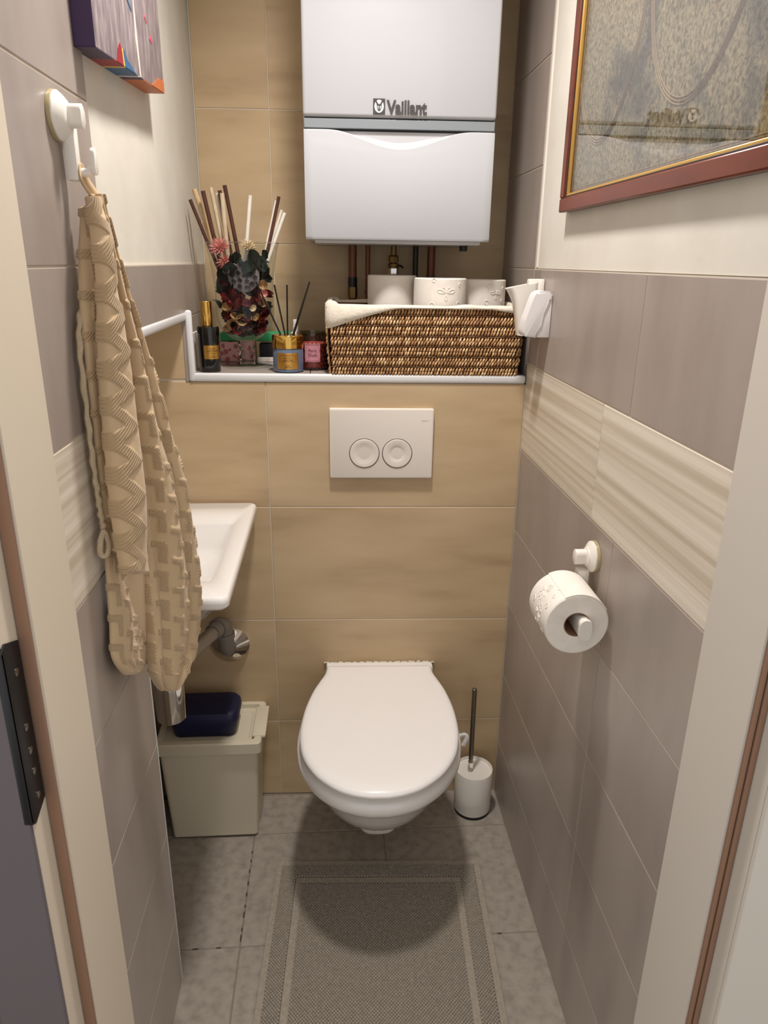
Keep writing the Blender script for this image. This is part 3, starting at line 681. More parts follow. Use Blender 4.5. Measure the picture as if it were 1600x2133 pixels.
bm = bmesh.new(); loft(bm, [brr(.083, .052, .022, .042), brr(.084, .053, .022, .045), brr(.082, .052, .022, .060), brr(.076, .047, .02, .0680), brr(.06, .034, .016, .0685), brr(.02, .012, .01, .069)]); ll = fin(bm, 'lid', 'navy_plastic', nb, angle=50)
bm = bmesh.new(); tube(bm, [(0.052 * math.cos(a) - .006, .026 * math.sin(a) + .002, .0688) for a in [2 * PI * k / 40 for k in range(41)]], 0.0006, 6); fin(bm, 'flap_line', 'navy_plastic', ll)

# ------------------------------------------------------------------ paper roll holder
rh = thing('roll_holder', 'white suction-cup paper roll holder on the right tiled wall', 'roll holder')
def onwall(bm, x, y, z):   # lathe axis z -> -x (away from the right wall)
    for v_ in bm.verts: v_.co = Vector((x - v_.co.z, y + v_.co.x, z + v_.co.y))
bm = bmesh.new(); lathe(bm, [(0, 0), (0.027, 0), (0.0275, 0.003), (0.026, 0.0065), (0, 0.0065)], 36, cap0=False, cap1=False); onwall(bm, xR - 0.0003, -0.523, 0.927); fin(bm, 'gel_pad', 'amber_gel', rh)
bm = bmesh.new(); lathe(bm, [(0.0265, 0.006), (0.0265, 0.0085), (0.022, 0.012), (0.017, 0.0145), (0.0165, 0.0165), (0.012, 0.018), (0, 0.018)], 36, cap0=False, cap1=False); onwall(bm, xR, -0.523, 0.927); fin(bm, 'suction_disc', 'white_plastic', rh)
bm = bmesh.new(); prism(bm, rrect(0.018, 0.026, 0.008, 6), 'z', 0.014, 0.036, 0.0015); onwall(bm, xR, -0.523, 0.927)
fin(bm, 'turn_knob', 'white_plastic', rh)
bm = bmesh.new()
bbox(bm, xR - 0.030, xR - 0.010, -0.532, -0.514, 0.838, 0.905, 0.002, 2)
fin(bm, 'arm', 'white_plastic', rh)
bm = bmesh.new()
r0 = [(x, z) for x, z in rrect(0.018, 0.034, 0.0085, 6, 0.540, 0.853)]
loft(bm, [[(x, -0.516, z) for x, z in r0], [(x, -0.634, z) for x, z in r0], [(x, -0.640, z) for x, z in rrect(0.021, 0.037, 0.010, 6, 0.540, 0.853)], [(x, -0.645, z) for x, z in rrect(0.019, 0.035, 0.0095, 6, 0.540, 0.853)]])
bbox(bm, 0.535, 0.565, -0.530, -0.514, 0.842, 0.862, 0.002, 2)
fin(bm, 'spindle', 'white_plastic', rh)
def paper_roll(name, label, R_, h, group=None, core=0.021):
    t_ = thing(name, label, 'paper roll', group=group)
    bm = bmesh.new(); sg = 56
    prof = [(core, 0.001), (core + .002, 0), (R_ - .002, 0), (R_, 0.002), (R_, h - .002), (R_ - .002, h), (core + .002, h), (core, h - .001)]
    lathe(bm, prof, sg, cap0=False, cap1=False); fin(bm, 'paper', 'tissue', t_)
    bm = bmesh.new(); lathe(bm, [(core, 0.001), (core - .0012, 0.001), (core - .0012, h - .001), (core, h - .001)], 32, cap0=False, cap1=False); fin(bm, 'core', 'seal_brown', t_)
    return t_
def flower(bm, c, R_, u, n, s_=1.0):
    """embossed bee-and-flower line work as thin raised lines on a cylinder; u = angle, z = height"""
    def put(pts, r_=0.0009):
        tube(bm, [((R_ + .0004) * math.cos(c[0] + p_[0] / R_), (R_ + .0002) * math.sin(c[0] + p_[0] / R_), c[1] + p_[1]) for p_ in pts], r_, 5)
    for a0 in (20, 160, 60, 120, 270):
        a = math.radians(a0); L = (0.014 if a0 in (20, 160) else 0.010) * s_
        put([(L * (0.15 + 0.85 * t_) * math.cos(a + sd * 0.28 * math.sin(PI * t_)), L * (0.15 + 0.85 * t_) * math.sin(a + sd * 0.28 * math.sin(PI * t_))) for sd in (1,) for t_ in [k / 10 for k in range(11)]] +
            [(L * (0.15 + 0.85 * t_) * math.cos(a - 0.28 * math.sin(PI * t_)), L * (0.15 + 0.85 * t_) * math.sin(a - 0.28 * math.sin(PI * t_))) for t_ in [1 - k / 10 for k in range(11)]])
    for dx, dz, rr in ((-.018, .018, .004), (.02, -.014, .004), (-.02, -.016, .005), (.022, .012, .0035)):
        put([(dx * s_ + rr * math.cos(a), dz * s_ + rr * math.sin(a)) for a in [2 * PI * k / 12 for k in range(11)]])
hr = paper_roll('paper_roll', 'white embossed toilet paper roll hanging on the wall holder', 0.0515, 0.095)
hr.rotation_euler = (PI / 2, 0, 0); hr.location = (0.531, -0.5335, 0.855)
bm = bmesh.new()
for a_ in (2.4, 3.05, 1.75, 0.9): flower(bm, (a_, 0.048 + 0.015 * math.sin(a_ * 5)), 0.0515, 0, 0, 1.2)
fin(bm, 'embossing', 'tissue', hr)['kind'] = 'stuff'
bm = bmesh.new(); rings = []
for k in range(15):
    a = 0.5 + (2.02 - 0.5) * k / 14; rings.append([((0.0515 + dr) * math.cos(a), (0.0515 + dr) * math.sin(a), z) for dr, z in ((-.0003, .0005), (.0010, .0005), (.0010, .0945), (-.0003, .0945))])
loft(bm, rings); fin(bm, 'loose_sheet', 'tissue', hr)

# ------------------------------------------------------------------ towel hook and towel
hk = thing('towel_hook', 'white suction-cup towel hook on the left tiled wall', 'hook')
def onleft(bm, x, y, z):
    for v_ in bm.verts: v_.co = Vector((x + v_.co.z, y + v_.co.x, z + v_.co.y))
HY, HZ = -0.655, 1.546
bm = bmesh.new(); lathe(bm, [(0, 0), (0.027, 0), (0.0275, 0.003), (0.026, 0.006), (0, 0.006)], 36, cap0=False, cap1=False); onleft(bm, xL + 0.0003, HY, HZ); fin(bm, 'gel_pad', 'amber_gel', hk)
bm = bmesh.new(); lathe(bm, [(0.0265, 0.005), (0.0265, 0.007), (0.023, 0.011), (0.017, 0.016), (0.012, 0.018), (0, 0.018)], 36, cap0=False, cap1=False); onleft(bm, xL, HY, HZ); fin(bm, 'suction_disc', 'white_plastic', hk)
bm = bmesh.new(); prism(bm, rrect(0.016, 0.026, 0.007, 6), 'z', 0.012, 0.033, 0.0015); onleft(bm, xL, HY, HZ); fin(bm, 'turn_knob', 'white_plastic', hk)
bm = bmesh.new(); bbox(bm, xL + 0.004, xL + 0.019, HY + 0.004, HY + 0.020, 1.478, 1.538, 0.003, 2); fin(bm, 'arm', 'white_plastic', hk)
bm = bmesh.new(); tube(bm, spline([(xL + 0.010, HY + 0.012, 1.488), (xL + 0.028, HY + 0.012, 1.488), (xL + 0.035, HY + 0.012, 1.492)]), 0.005, 10)
o_ = rrect(0.013, 0.030, 0.006, 6); prism(bm, [(HY + 0.012 + a, 1.500 + c) for a, c in o_], 'x', xL + 0.034, xL + 0.039, 0.001); fin(bm, 'peg', 'white_plastic', hk)

L1 = [(-0.155,-0.640,1.450, -0.136,-0.640,1.451),(-0.156,-0.665,1.378, -0.141,-0.640,1.378),(-0.156,-0.685,1.300, -0.143,-0.630,1.295),(-0.156,-0.690,1.181, -0.148,-0.625,1.166),(-0.155,-0.690,1.060, -0.148,-0.620,1.035),(-0.155,-0.700,0.984, -0.148,-0.620,0.948),(-0.155,-0.710,0.916, -0.145,-0.610,0.863),(-0.155,-0.725,0.873, -0.146,-0.600,0.798),(-0.153,-0.700,0.830, -0.148,-0.650,0.799)]
L2 = [(-0.144,-0.652,1.460, -0.130,-0.645,1.461),(-0.132,-0.680,1.401, -0.120,-0.660,1.401),(-0.131,-0.690,1.346, -0.117,-0.665,1.345),(-0.133,-0.700,1.273, -0.115,-0.665,1.269),(-0.131,-0.710,1.185, -0.114,-0.665,1.175),(-0.133,-0.715,1.092, -0.114,-0.665,1.075),(-0.133,-0.720,1.034, -0.114,-0.665,1.011),(-0.132,-0.720,0.996, -0.116,-0.665,0.971)]
L3 = [(-0.143,-0.640,1.464, -0.130,-0.630,1.465),(-0.136,-0.630,1.401, -0.122,-0.620,1.402),(-0.133,-0.630,1.331, -0.113,-0.610,1.330),(-0.131,-0.630,1.264, -0.104,-0.595,1.260),(-0.128,-0.630,1.167, -0.090,-0.580,1.156),(-0.125,-0.630,1.099, -0.079,-0.565,1.079),(-0.127,-0.630,0.990, -0.071,-0.550,0.956),(-0.130,-0.630,0.913, -0.071,-0.540,0.867),(-0.133,-0.630,0.841, -0.082,-0.545,0.791),(-0.135,-0.630,0.790, -0.096,-0.570,0.752),(-0.130,-0.610,0.746, -0.113,-0.590,0.732)]
towel = thing('towel', 'beige terry hand towel with raised meander pattern on the wall hook', 'towel')
def key(u, v_):
    """raised meander bars of the terry pattern, u across and v along (metres)"""
    P, Q = 0.034, 0.050
    c = math.floor(u / P); a = u / P - c; b_ = v_ / Q + (0.5 if c % 2 else 0.0); b_ -= math.floor(b_)
    def st(x, e0, e1, w_=0.04):
        return max(0.0, min(1.0, (x - e0) / w_)) * max(0.0, min(1.0, (e1 - x) / w_))
    return max(st(a, 0.08, 0.88) * st(b_, 0.0, 0.26), st(a, 0.50, 0.90) * st(b_, 0.0, 0.74))
def zig(u, v_):
    t_ = v_ / 0.046; tri = abs((t_ % 1.0) - 0.5) * 2
    d_ = u / 0.05 - 0.25 - 0.75 * tri
    return max(0.0, min(1.0, (0.36 - abs(d_)) / 0.06))
def fold(name, table, bdepth, bulge, patt, hem, sd):
    pl = [Vector(r_[:3]) for r_ in table]; pr = [Vector(r_[3:]) for r_ in table]
    A_, C_ = spline(pl, 44), spline(pr, 44); n = 150
    verts, faces, pile, uvs = [], [], [], []
    vlen = 0.0
    for i, (a, c) in enumerate(zip(A_, C_)):
        if i: vlen += ((A_[i] - A_[i - 1]).length + (C_[i] - C_[i - 1]).length) / 2
        mid = (a + c) / 2; h = (c - a) / 2; hl = h.length
        nx = Vector((h.y, -h.x, 0)).normalized()
        if nx.y > 0: nx = -nx
        f = i / (len(A_) - 1); bd = bdepth * min(1.0, 0.45 + hl / 0.03)
        if f > 0.97: bd *= 0.55 + 0.45 * (1 - f) / 0.03
        for k in range(n):
            th = 2 * PI * k / n; ct, sn = math.cos(th), math.sin(th)
            ex = math.copysign(abs(ct) ** 0.85, ct); s2 = math.copysign(abs(sn) ** 0.7, sn)
            bb = bd * (1 if sn < 0 else 0.7)
            wob = bulge(ex, f) if sn < 0 else 1.0
            p_ = mid + h * ex + nx * (-s2 * bb * wob) + nx * 0.003 * math.sin(f * 9 + ct * 2 + sd)
            uu = (ex + 1) * max(hl, 0.016) * 1.35 + (0.013 * sd) ; 
            pv = patt(uu + 0.3 * max(0, bdepth - .01) * sn, vlen) if f < hem else 0.0
            if sn > 0.35: pv = 0.0
            nn = (h.normalized() * ct * bd + nx * (-sn) * hl).normalized()
            nn = (h.normalized() * ct + nx * (-sn)).normalized()
            p_ += nn * (0.0026 * pv + 0.0006 * noise.noise(Vector((uu * 60, vlen * 60, sd))))
            verts.append(p_); pile.append(pv); uvs.append((uu, vlen))
    m_ = len(A_)
    for i in range(m_ - 1):
        for k in range(n):
            k2 = (k + 1) % n; faces.append((i * n + k, i * n + k2, (i + 1) * n + k2, (i + 1) * n + k))
    faces.append(tuple(range(n))[::-1]); faces.append(tuple(range((m_ - 1) * n, m_ * n)))
    me = bpy.data.meshes.new(name); me.from_pydata([tuple(v_) for v_ in verts], [], faces)
    at_ = me.attributes.new('pile', 'FLOAT', 'POINT'); at_.data.foreach_set('value', pile)
    ul = me.uv_layers.new(name='UVMap'); vi = [0] * len(me.loops); me.loops.foreach_get('vertex_index', vi)
    flat = []
    for x in vi: flat.extend(uvs[x])
    ul.data.foreach_set('uv', flat); me.polygons.foreach_set('use_smooth', [True] * len(me.polygons)); me.update()
    bm = bmesh.new(); bm.from_mesh(me); bmesh.ops.recalc_face_normals(bm, faces=bm.faces); bm.to_mesh(me); bm.free()
    return link(name, me, 'terry', towel)
fold('fold', L1, 0.009, lambda e_, f: 1.0 + 0.15 * math.sin(e_ * 4 + f * 5), key, 0.93, 0.3)
fold('fold', L2, 0.017, lambda e_, f: 1.0 + 0.1 * math.sin(f * 20), zig, 0.985, 1.1)
fold('fold', L3, 0.022, lambda e_, f: 0.35 + 0.68 * abs(math.sin(PI * 0.5 * (e_ * 1.9 + 0.25 * math.sin(f * 3) + 1))) ** 0.7, key, 0.90, 2.0)
# dark inner layer seen below the short fold
bm = bmesh.new(); rings = []
for z, x, y in ((1.05, -0.128, -0.640), (0.95, -0.132, -0.634), (0.88, -0.136, -0.628), (0.845, -0.140, -0.624)):
    rings.append([(x - .010, y - .03, z), (x + .004, y - .012, z), (x + .006, y + .008, z), (x - .012, y + .010, z)])
loft(bm, rings); fin(bm, 'inner_fold', 'terry', towel)
# loop over the peg and the piped edge
bm = bmesh.new(); ky = HY + 0.012; tube(bm, spline([(-0.134, ky, 1.455), (-0.147, ky - .004, 1.478), (-0.149, ky, 1.495), (-0.145, ky + .007, 1.479), (-0.131, ky + .010, 1.456)]), 0.0045, 8, sq=0.5); fin(bm, 'hanging_loop', 'terry', towel)
bm = bmesh.new(); pts = spline([(-0.1585, -0.655, 1.345), (-0.1585, -0.690, 1.30), (-0.158, -0.697, 1.20), (-0.157, -0.699, 1.12), (-0.1555, -0.700, 1.075), (-0.153, -0.703, 1.050)], 14)
tube(bm, [p_ + Vector((0.0008 * math.sin(i * 1.3), 0, 0)) for i, p_ in enumerate(pts)], [0.0035 + 0.0006 * math.sin(i * .9) for i in range(len(pts))], 8)
fin(bm, 'piped_edge', 'cream_cotton', towel)
bm = bmesh.new(); tube(bm, spline([(-0.152, -0.705, 1.052), (-0.156, -0.712, 1.040), (-0.158, -0.712, 1.022), (-0.152, -0.708, 1.018), (-0.149, -0.704, 1.032), (-0.151, -0.705, 1.050)]), 0.004, 8); fin(bm, 'edge_loop', 'cream_cotton', towel)

# ------------------------------------------------------------------ pictures
pf = thing('framed_print', 'old mottled print under glass in a mahogany frame on the right wall', 'picture')
FY0, FY1, FZ0, FZ1 = -0.887, -0.190, 1.482, 2.02
def ring4(bm, i0, i1, x0, x1, bev=0.001):
    """rectangular frame between insets i0 and i1, thickness x0..x1"""
    bbox(bm, x0, x1, FY0 + i0, FY1 - i0, FZ0 + i0, FZ0 + i1, bev, 1); bbox(bm, x0, x1, FY0 + i0, FY1 - i0, FZ1 - i1, FZ1 - i0, bev, 1)
    bbox(bm, x0, x1, FY0 + i0, FY0 + i1, FZ0 + i1, FZ1 - i1, bev, 1); bbox(bm, x0, x1, FY1 - i1, FY1 - i0, FZ0 + i1, FZ1 - i1, bev, 1)
bm = bmesh.new(); ring4(bm, 0.0, 0.024, xR - 0.0155, xR - 0.003, 0.002); fin(bm, 'frame', 'mahogany', pf)
bm = bmesh.new(); ring4(bm, 0.001, 0.020, xR - 0.004, xR + 0.0033, 0.0005); fin(bm, 'frame_back', 'dark_wood', pf)
bm = bmesh.new(); ring4(bm, 0.023, 0.0265, xR - 0.0125, xR - 0.005, 0.0005); fin(bm, 'dark_bead', 'dark_wood', pf)
bm = bmesh.new(); ring4(bm, 0.026, 0.0305, xR - 0.0115, xR - 0.005, 0.001); fin(bm, 'gilt_bead', 'frame_gold', pf)
o = box('print', 'old_print', xR - 0.0035, xR - 0.001, FY0 + .022, FY1 - .022, FZ0 + .022, FZ1 - .022, 0, 1, pf)
bm = bmesh.new(); XP = xR - 0.0042
for cy, cz, ra, rb_ in ((-0.642, 1.80, 0.150, 0.219), (-0.345, 1.78, 0.140, 0.203)):
    for k in range(3):
        tube(bm, [(XP, cy + (ra - .004 * k) * math.cos(a), cz + (rb_ - .004 * k) * math.sin(a)) for a in [PI + PI * j / 40 for j in range(41)] if FY0 + .03 < cy + ra * math.cos(a) < FY1 - .03], 0.0008, 4)
for k, ii in enumerate((0.034, 0.037)):
    for p0, p1 in (((XP, FY0 + ii, FZ0 + ii), (XP, FY1 - ii, FZ0 + ii)), ((XP, FY1 - ii, FZ0 + ii), (XP, FY1 - ii, FZ1 - ii))): tube(bm, [p0, p1], 0.0006, 4)
fin(bm, 'print_lines', 'print_line', pf)
box('glass', 'picture_glass', xR - 0.0085, xR - 0.0070, FY0 + .022, FY1 - .022, FZ0 + .022, FZ1 - .022, 0, 1, pf)

cv = thing('canvas_painting', 'grey abstract block canvas with painted edges on the left wall', 'painting')
CX0, CX1, CY0, CY1, CZ0 = xL - 0.005, xL + 0.027, -0.550, -0.148, 1.641
def cz0(y): return CZ0 + (y - CY0) * 0.065
bm = bmesh.new()
def slab(bm, x0, x1, y0, y1, z0a, z0b, z1):
    vs = [bm.verts.new(p_) for p_ in ((x0, y0, z0a), (x1, y0, z0a), (x1, y1, z0b), (x0, y1, z0b), (x0, y0, z1), (x1, y0, z1), (x1, y1, z1), (x0, y1, z1))]
    for f in ((0, 3, 2, 1), (4, 5, 6, 7), (0, 1, 5, 4), (1, 2, 6, 5), (2, 3, 7, 6), (3, 0, 4, 7)): bm.faces.new([vs[i] for i in f])
slab(bm, CX0, CX1, CY0, CY1, cz0(CY0), cz0(CY1), 2.02); bmesh.ops.bevel(bm, geom=list(bm.edges), offset=0.0012, segments=2, affect='EDGES', profile=.5)
fin(bm, 'canvas', 'abstract_paint', cv)
bm = bmesh.new(); bbox(bm, CX0, CX1 - .0005, CY0 - .0008, CY0 + .0005, cz0(CY0) + .0003, 2.02); fin(bm, 'painted_side', 'paint_purple', cv, smooth=False)
def under(nm, m_, ya, yb):
    bm = bmesh.new(); slab(bm, CX0, CX1 - .0004, ya, yb, cz0(ya) - .0008, cz0(yb) - .0008, cz0(yb) + .0008); fin(bm, nm, m_, cv, smooth=False)
for m_, a, c in (('paint_purple', CY0, -0.47), ('paint_red', -0.47, -0.415), ('paint_yellow', -0.415, -0.405), ('paint_blue', -0.405, -0.335), ('paint_white', -0.335, -0.325), ('paint_purple', -0.325, -0.30), ('paint_orange', -0.30, CY1 - .001)):
    under('painted_edge', m_, a, c)
bm = bmesh.new()
def dab(m_, pts, th=0.0007):
    bm = bmesh.new(); prism(bm, pts, 'x', CX1 - .0003, CX1 + th); fin(bm, 'paint_dab', m_, cv, smooth=False)
dab('paint_red', [(-0.455, cz0(-.455)), (-0.420, cz0(-.42)), (-0.423, 1.667), (-0.43, 1.676), (-0.446, 1.664)]); dab('paint_yellow', [(-0.420, cz0(-.42)), (-0.413, cz0(-.413)), (-0.417, 1.671), (-0.423, 1.668)])
dab('paint_blue', [(-0.413, cz0(-.413)), (-0.35, cz0(-.35)), (-0.37, 1.658), (-0.395, 1.662), (-0.412, 1.672)]); dab('paint_white', [(-0.325, cz0(-.325)), (-0.317, cz0(-.317)), (-0.322, 1.70), (-0.330, 1.78), (-0.334, 1.70)])
dab('paint_orange', [(-0.245, cz0(-.245)), (CY1 - .001, cz0(CY1)), (CY1 - .001, 1.690), (-0.16, 1.682), (-0.18, 1.684), (-0.20, 1.678)])
dab('paint_pink', [(-0.235, 1.728), (-0.222, 1.724), (-0.215, 1.728), (-0.228, 1.735)]); dab('paint_pink', [(-0.26, 1.752), (-0.25, 1.745), (-0.247, 1.748), (-0.256, 1.757)]); dab('paint_yellow', [(-0.28, 1.80), (-0.255, 1.785), (-0.253, 1.788), (-0.278, 1.805)])
dab('paint_pink', [(-0.549, 1.70), (-0.538, 1.70), (-0.541, 1.76), (-0.536, 1.80), (-0.5495, 1.83)]); dab('paint_blue', [(-0.37, 1.745), (-0.345, 1.735), (-0.346, 1.740), (-0.368, 1.75)])

# ------------------------------------------------------------------ air freshener holders on the right wall
af = thing('air_freshener', 'white wedge-shaped air freshener on the right wall', 'air freshener', (0, -0.135, 0))
bm = bmesh.new(); pr_ = spline([(xR - .006, 1.340, 0), (xR - .026, 1.341, 0), (xR - .036, 1.334, 0), (xR - .045, 1.308, 0), (xR - .054, 1.278, 0), (xR - .056, 1.258, 0), (xR - .048, 1.252, 0)], 5)
prof = [(v_.x, v_.y) for v_ in pr_] + [(xR - .028, 1.250), (xR - .020, 1.275), (xR - .016, 1.300), (xR - .013, 1.318), (xR - .003, 1.323), (xR - .002, 1.334)]
prism(bm, prof, 'y', -0.020, 0.020, 0.004); fin(bm, 'cover', 'cool_plastic', af)
box('back_plate', 'cool_plastic', xR - .027, xR - .0005, -0.017, 0.017, 1.2505, 1.335, 0.002, 2, af)
ah = thing('cup_holder', 'cream flared plastic cup holder on the right wall behind the air freshener', 'holder', (0, -0.072, 0))
bm = bmesh.new(); rings = []
for z, c, w_ in ((1.248, xR - .030, .018), (1.285, xR - .033, .021), (1.315, xR - .036, .025), (1.335, xR - .041, .030), (1.343, xR - .044, .034)):
    rings.append([(x, y, z + (0.012 * (x - c + .03) / .06 if z > 1.32 else 0)) for x, y in rrect(2 * w_, 0.038, 0.012, 5, c, 0)])
for z, c, w_ in ((1.342, xR - .044, .032), (1.312, xR - .036, .022), (1.262, xR - .031, .015)):
    rings.append([(x, y, z + (0.012 * (x - c + .03) / .06 if z > 1.32 else 0)) for x, y in rrect(2 * w_, 0.034, 0.011, 5, c, 0)])
loft(bm, rings); fin(bm, 'cup', 'white_plastic', ah)
box('back_plate', 'white_plastic', xR - .014, xR - .0005, -0.017, 0.017, 1.255, 1.362, 0.003, 2, ah)
bm = bmesh.new(); bbox(bm, xR - .034, xR - .004, -0.016, 0.002, 1.325, 1.362, .003, 2); fin(bm, 'catch', 'white_plastic', ah)

# ------------------------------------------------------------------ basket with liner and rolls
bk = thing('wicker_basket', 'brown woven seagrass basket on the ledge filled with paper rolls', 'basket', B(0.36, 0.107, ZL))
bk.rotation_euler = (0, 0, BS)
BW0, BW1, BD, BH = 0.2080, 0.2135, 0.106, 0.150      # half widths (bottom, top), half depth, height
def bside(face, u, z, out):
    """point on a basket side; u in -1..1"""
    t_ = z / BH; hw = BW0 + (BW1 - BW0) * t_; bulge_ = 0.004 * math.sin(PI * t_)
    if face == 'f': return (u * hw, -(BD + bulge_ + out), z)
    if face == 'b': return (-u * hw, BD + bulge_ + out, z)
    if face == 'l': return (-(hw + bulge_ + out), -u * BD, z)
    return (hw + bulge_ + out, u * BD, z)
bm = bmesh.new(); loft(bm, [brr(BW0 - .002, BD - .002, .01, 0.001), brr(BW1 - .002, BD - .001, .01, BH - .004), brr(BW1 - .008, BD - .007, .008, BH - .004), brr(BW0 - .008, BD - .008, .008, .012)]); fin(bm, 'core', 'basket_core', bk)
verts, faces, att = [], [], []
def strand(face, u0, z0, u1, z1, r_, sh, lift):
    n = 5; base = len(verts)
    for i in range(n):
        t_ = i / (n - 1); u = u0 + (u1 - u0) * t_; z = z0 + (z1 - z0) * t_; o_ = lift * math.sin(PI * (0.12 + 0.76 * t_)); rr = r_ * (0.55 + 0.45 * math.sin(PI * t_))
        c = Vector(bside(face, u, z, o_)); e_ = Vector(bside(face, u + .002, z, o_)) - Vector(bside(face, u, z, o_)); e_.normalize()
        nrm = Vector(bside(face, u, z, o_ + .01)) - c; nrm.normalize()
        for k in range(5):
            a = 2 * PI * k / 5; verts.append(tuple(c + e_ * rr * math.cos(a) + nrm * rr * math.sin(a))); att.append(sh)
    for i in range(n - 1):
        for k in range(5): faces.append((base + i * 5 + k, base + i * 5 + (k + 1) % 5, base + (i + 1) * 5 + (k + 1) % 5, base + (i + 1) * 5 + k))
rows = 20; rhh = (BH - .002) / rows
for face, cols in (('f', 62), ('l', 29), ('r', 29), ('b', 62)):
    for j in range(rows):
        twine = j % 3 == 2
        for k in range(cols):
            u = -1 + 2 * (k + 0.5 + random.uniform(-.12, .12) + (0.25 if j % 2 else 0)) / cols; du = 2.0 / cols
            z = 0.001 + j * rhh
            if twine: strand(face, max(-1, u - du * .55), z + rhh * random.uniform(.35, .6), min(1, u + du * .55), z + rhh * random.uniform(.45, .7), 0.0019, random.uniform(.35, .95), 0.0022)
            else: strand(face, u - du * .22, max(0, z - rhh * .2), u + du * .32, z + rhh * 1.25, 0.0027, random.random() ** 1.3, 0.0030)
me = bpy.data.meshes.new('weave'); me.from_pydata(verts, [], faces); a_ = me.attributes.new('strand', 'FLOAT', 'POINT'); a_.data.foreach_set('value', att)
me.polygons.foreach_set('use_smooth', [True] * len(me.polygons)); o = link('weave', me, 'seagrass', bk); o['kind'] = 'stuff'
# cloth liner folded over the rim
bm = bmesh.new(); rim = brr(BW1 + .002, BD + .004, .014, BH); NR = 160
per = []
cum = [0]
for i in range(len(rim)):
    a, c = Vector(rim[i]), Vector(rim[(i + 1) % len(rim)]); cum.append(cum[-1] + (c - a).length)
for k in range(NR):
    s_ = cum[-1] * k / NR; i = max(j for j in range(len(rim)) if cum[j] <= s_); a, c = Vector(rim[i]), Vector(rim[(i + 1) % len(rim)]); d_ = (c - a).length
    per.append(a + (c - a) * ((s_ - cum[i]) / d_ if d_ > 0 else 0))
rings = []
for p_ in per:
    n_ = Vector((p_.x / BW1, p_.y / BD, 0)); n_ = Vector((round(n_.x) if abs(n_.x) > .98 else 0, -1 if p_.y < -BD * .95 else (1 if p_.y > BD * .95 else 0), 0))
    if n_.length == 0: n_ = Vector((1 if p_.x > 0 else -1, 0, 0))
    n_.normalize()
    if p_.y < -BD * .9: # front: hangs low at the left, just a thin edge further right
        t_ = (p_.x + BW1) / (2 * BW1); drop = 0.044 * max(0.0, 1 - t_ / 0.36) ** 1.2 + 0.004 + 0.010 * max(0.0, (t_ - .84) / .16)
    elif p_.x < 0: drop = 0.044
    else: drop = 0.018
    if p_.y > BD * .9: drop = 0.02
    wob = 0.0012 * math.sin(p_.x * 90) + 0.0016 * noise.noise(p_ * 30)
    top = BH + 0.003 + 0.003 * noise.noise(p_ * 22) + (0.006 if p_.x < -BW1 * .9 else 0)
    o_ = 0.004 + wob
    rings.append([p_ - n_ * .010 + Vector((0, 0, -.07)), p_ - n_ * .010 + Vector((0, 0, top - BH - .004)), p_ - n_ * .006 + Vector((0, 0, top - BH)), p_ + n_ * (o_ - .002) + Vector((0, 0, top - BH - .001)),
                  p_ + n_ * (o_ + .002) + Vector((0, 0, top - BH - .004)), p_ + n_ * (o_ + .003) + Vector((0, 0, -drop * .6)), p_ + n_ * (o_ + .002) + Vector((0, 0, -drop)), p_ + n_ * (o_ - .001) + Vector((0, 0, -drop - .001)), p_ + n_ * (o_ - .001) + Vector((0, 0, -drop * .5))])
rv = [[bm.verts.new(q_) for q_ in r_] for r_ in rings]
for i in range(NR):
    a, c = rv[i], rv[(i + 1) % NR]
    for k in range(len(a) - 1): bm.faces.new((a[k], c[k], c[k + 1], a[k + 1]))
fin(bm, 'cloth_liner', 'linen', bk, angle=70)
for x, y, lab, turn in ((0.293, 0.145, 'plain white paper roll at the left end of the wicker basket', 0), (0.397, 0.080, 'white paper roll with embossed flower in the middle of the basket', 1), (0.504, 0.145, 'white paper roll at the right end of the wicker basket', 2)):
    rr = 0.0575 if turn != 1 else 0.0595
    t_ = paper_roll('paper_roll', lab, rr, 0.10, 'paper rolls standing in the basket'); zb_ = 1.362 - 0.10 - 0.0035 * turn
    t_.location = B(x, y, zb_)
    if turn:
        bm = bmesh.new(); flower(bm, (-PI / 2 + (0.1 if turn == 1 else 0.45), 0.068), rr, 0, 0, 1.55 if turn == 1 else 1.1); fin(bm, 'embossing', 'tissue', t_)['kind'] = 'stuff'

# ------------------------------------------------------------------ ledge objects
# glass vase
VX, VY = -0.052, 0.150
vase = thing('glass_vase', 'clear footed glass vase filled with potpourri and reeds', 'vase', (VX, VY, ZL))
prof_o = [(0.083, 0.277), (0.079, 0.262), (0.072, 0.225), (0.067, 0.185), (0.0665, 0.15), (0.067, 0.125), (0.064, 0.105), (0.057, 0.088), (0.045, 0.074), (0.030, 0.064), (0.020, 0.060)]
prof_i = [(r_ - 0.003, z + (0.003 if z < 0.1 else 0)) for r_, z in prof_o]
po = [(v_.x, v_.y) for v_ in spline([(r_, z, 0) for r_, z in prof_o], 4)]
bm = bmesh.new(); lathe(bm, po[::-1] + [(0.081, 0.278)] , 64, cap0=False, cap1=False); fin(bm, 'bowl', 'vase_glass', vase, angle=80)
bm = bmesh.new(); lathe(bm, [(0.083, 0.2765), (0.0838, 0.2775), (0.083, 0.2785), (0.081, 0.2785), (0.0805, 0.2775), (0.081, 0.2765), (0.083, 0.2765)], 64, cap0=False, cap1=False); fin(bm, 'rim', 'solid_glass', vase, angle=80)
st_ = [(0.0001, 0.0), (0.0605, 0.0), (0.061, 0.002), (0.058, 0.004), (0.030, 0.006), (0.018, 0.010), (0.0165, 0.014), (0.0195, 0.022), (0.019, 0.030), (0.0165, 0.034), (0.0165, 0.037), (0.0195, 0.044), (0.0205, 0.054), (0.020, 0.060), (0.0001, 0.061)]
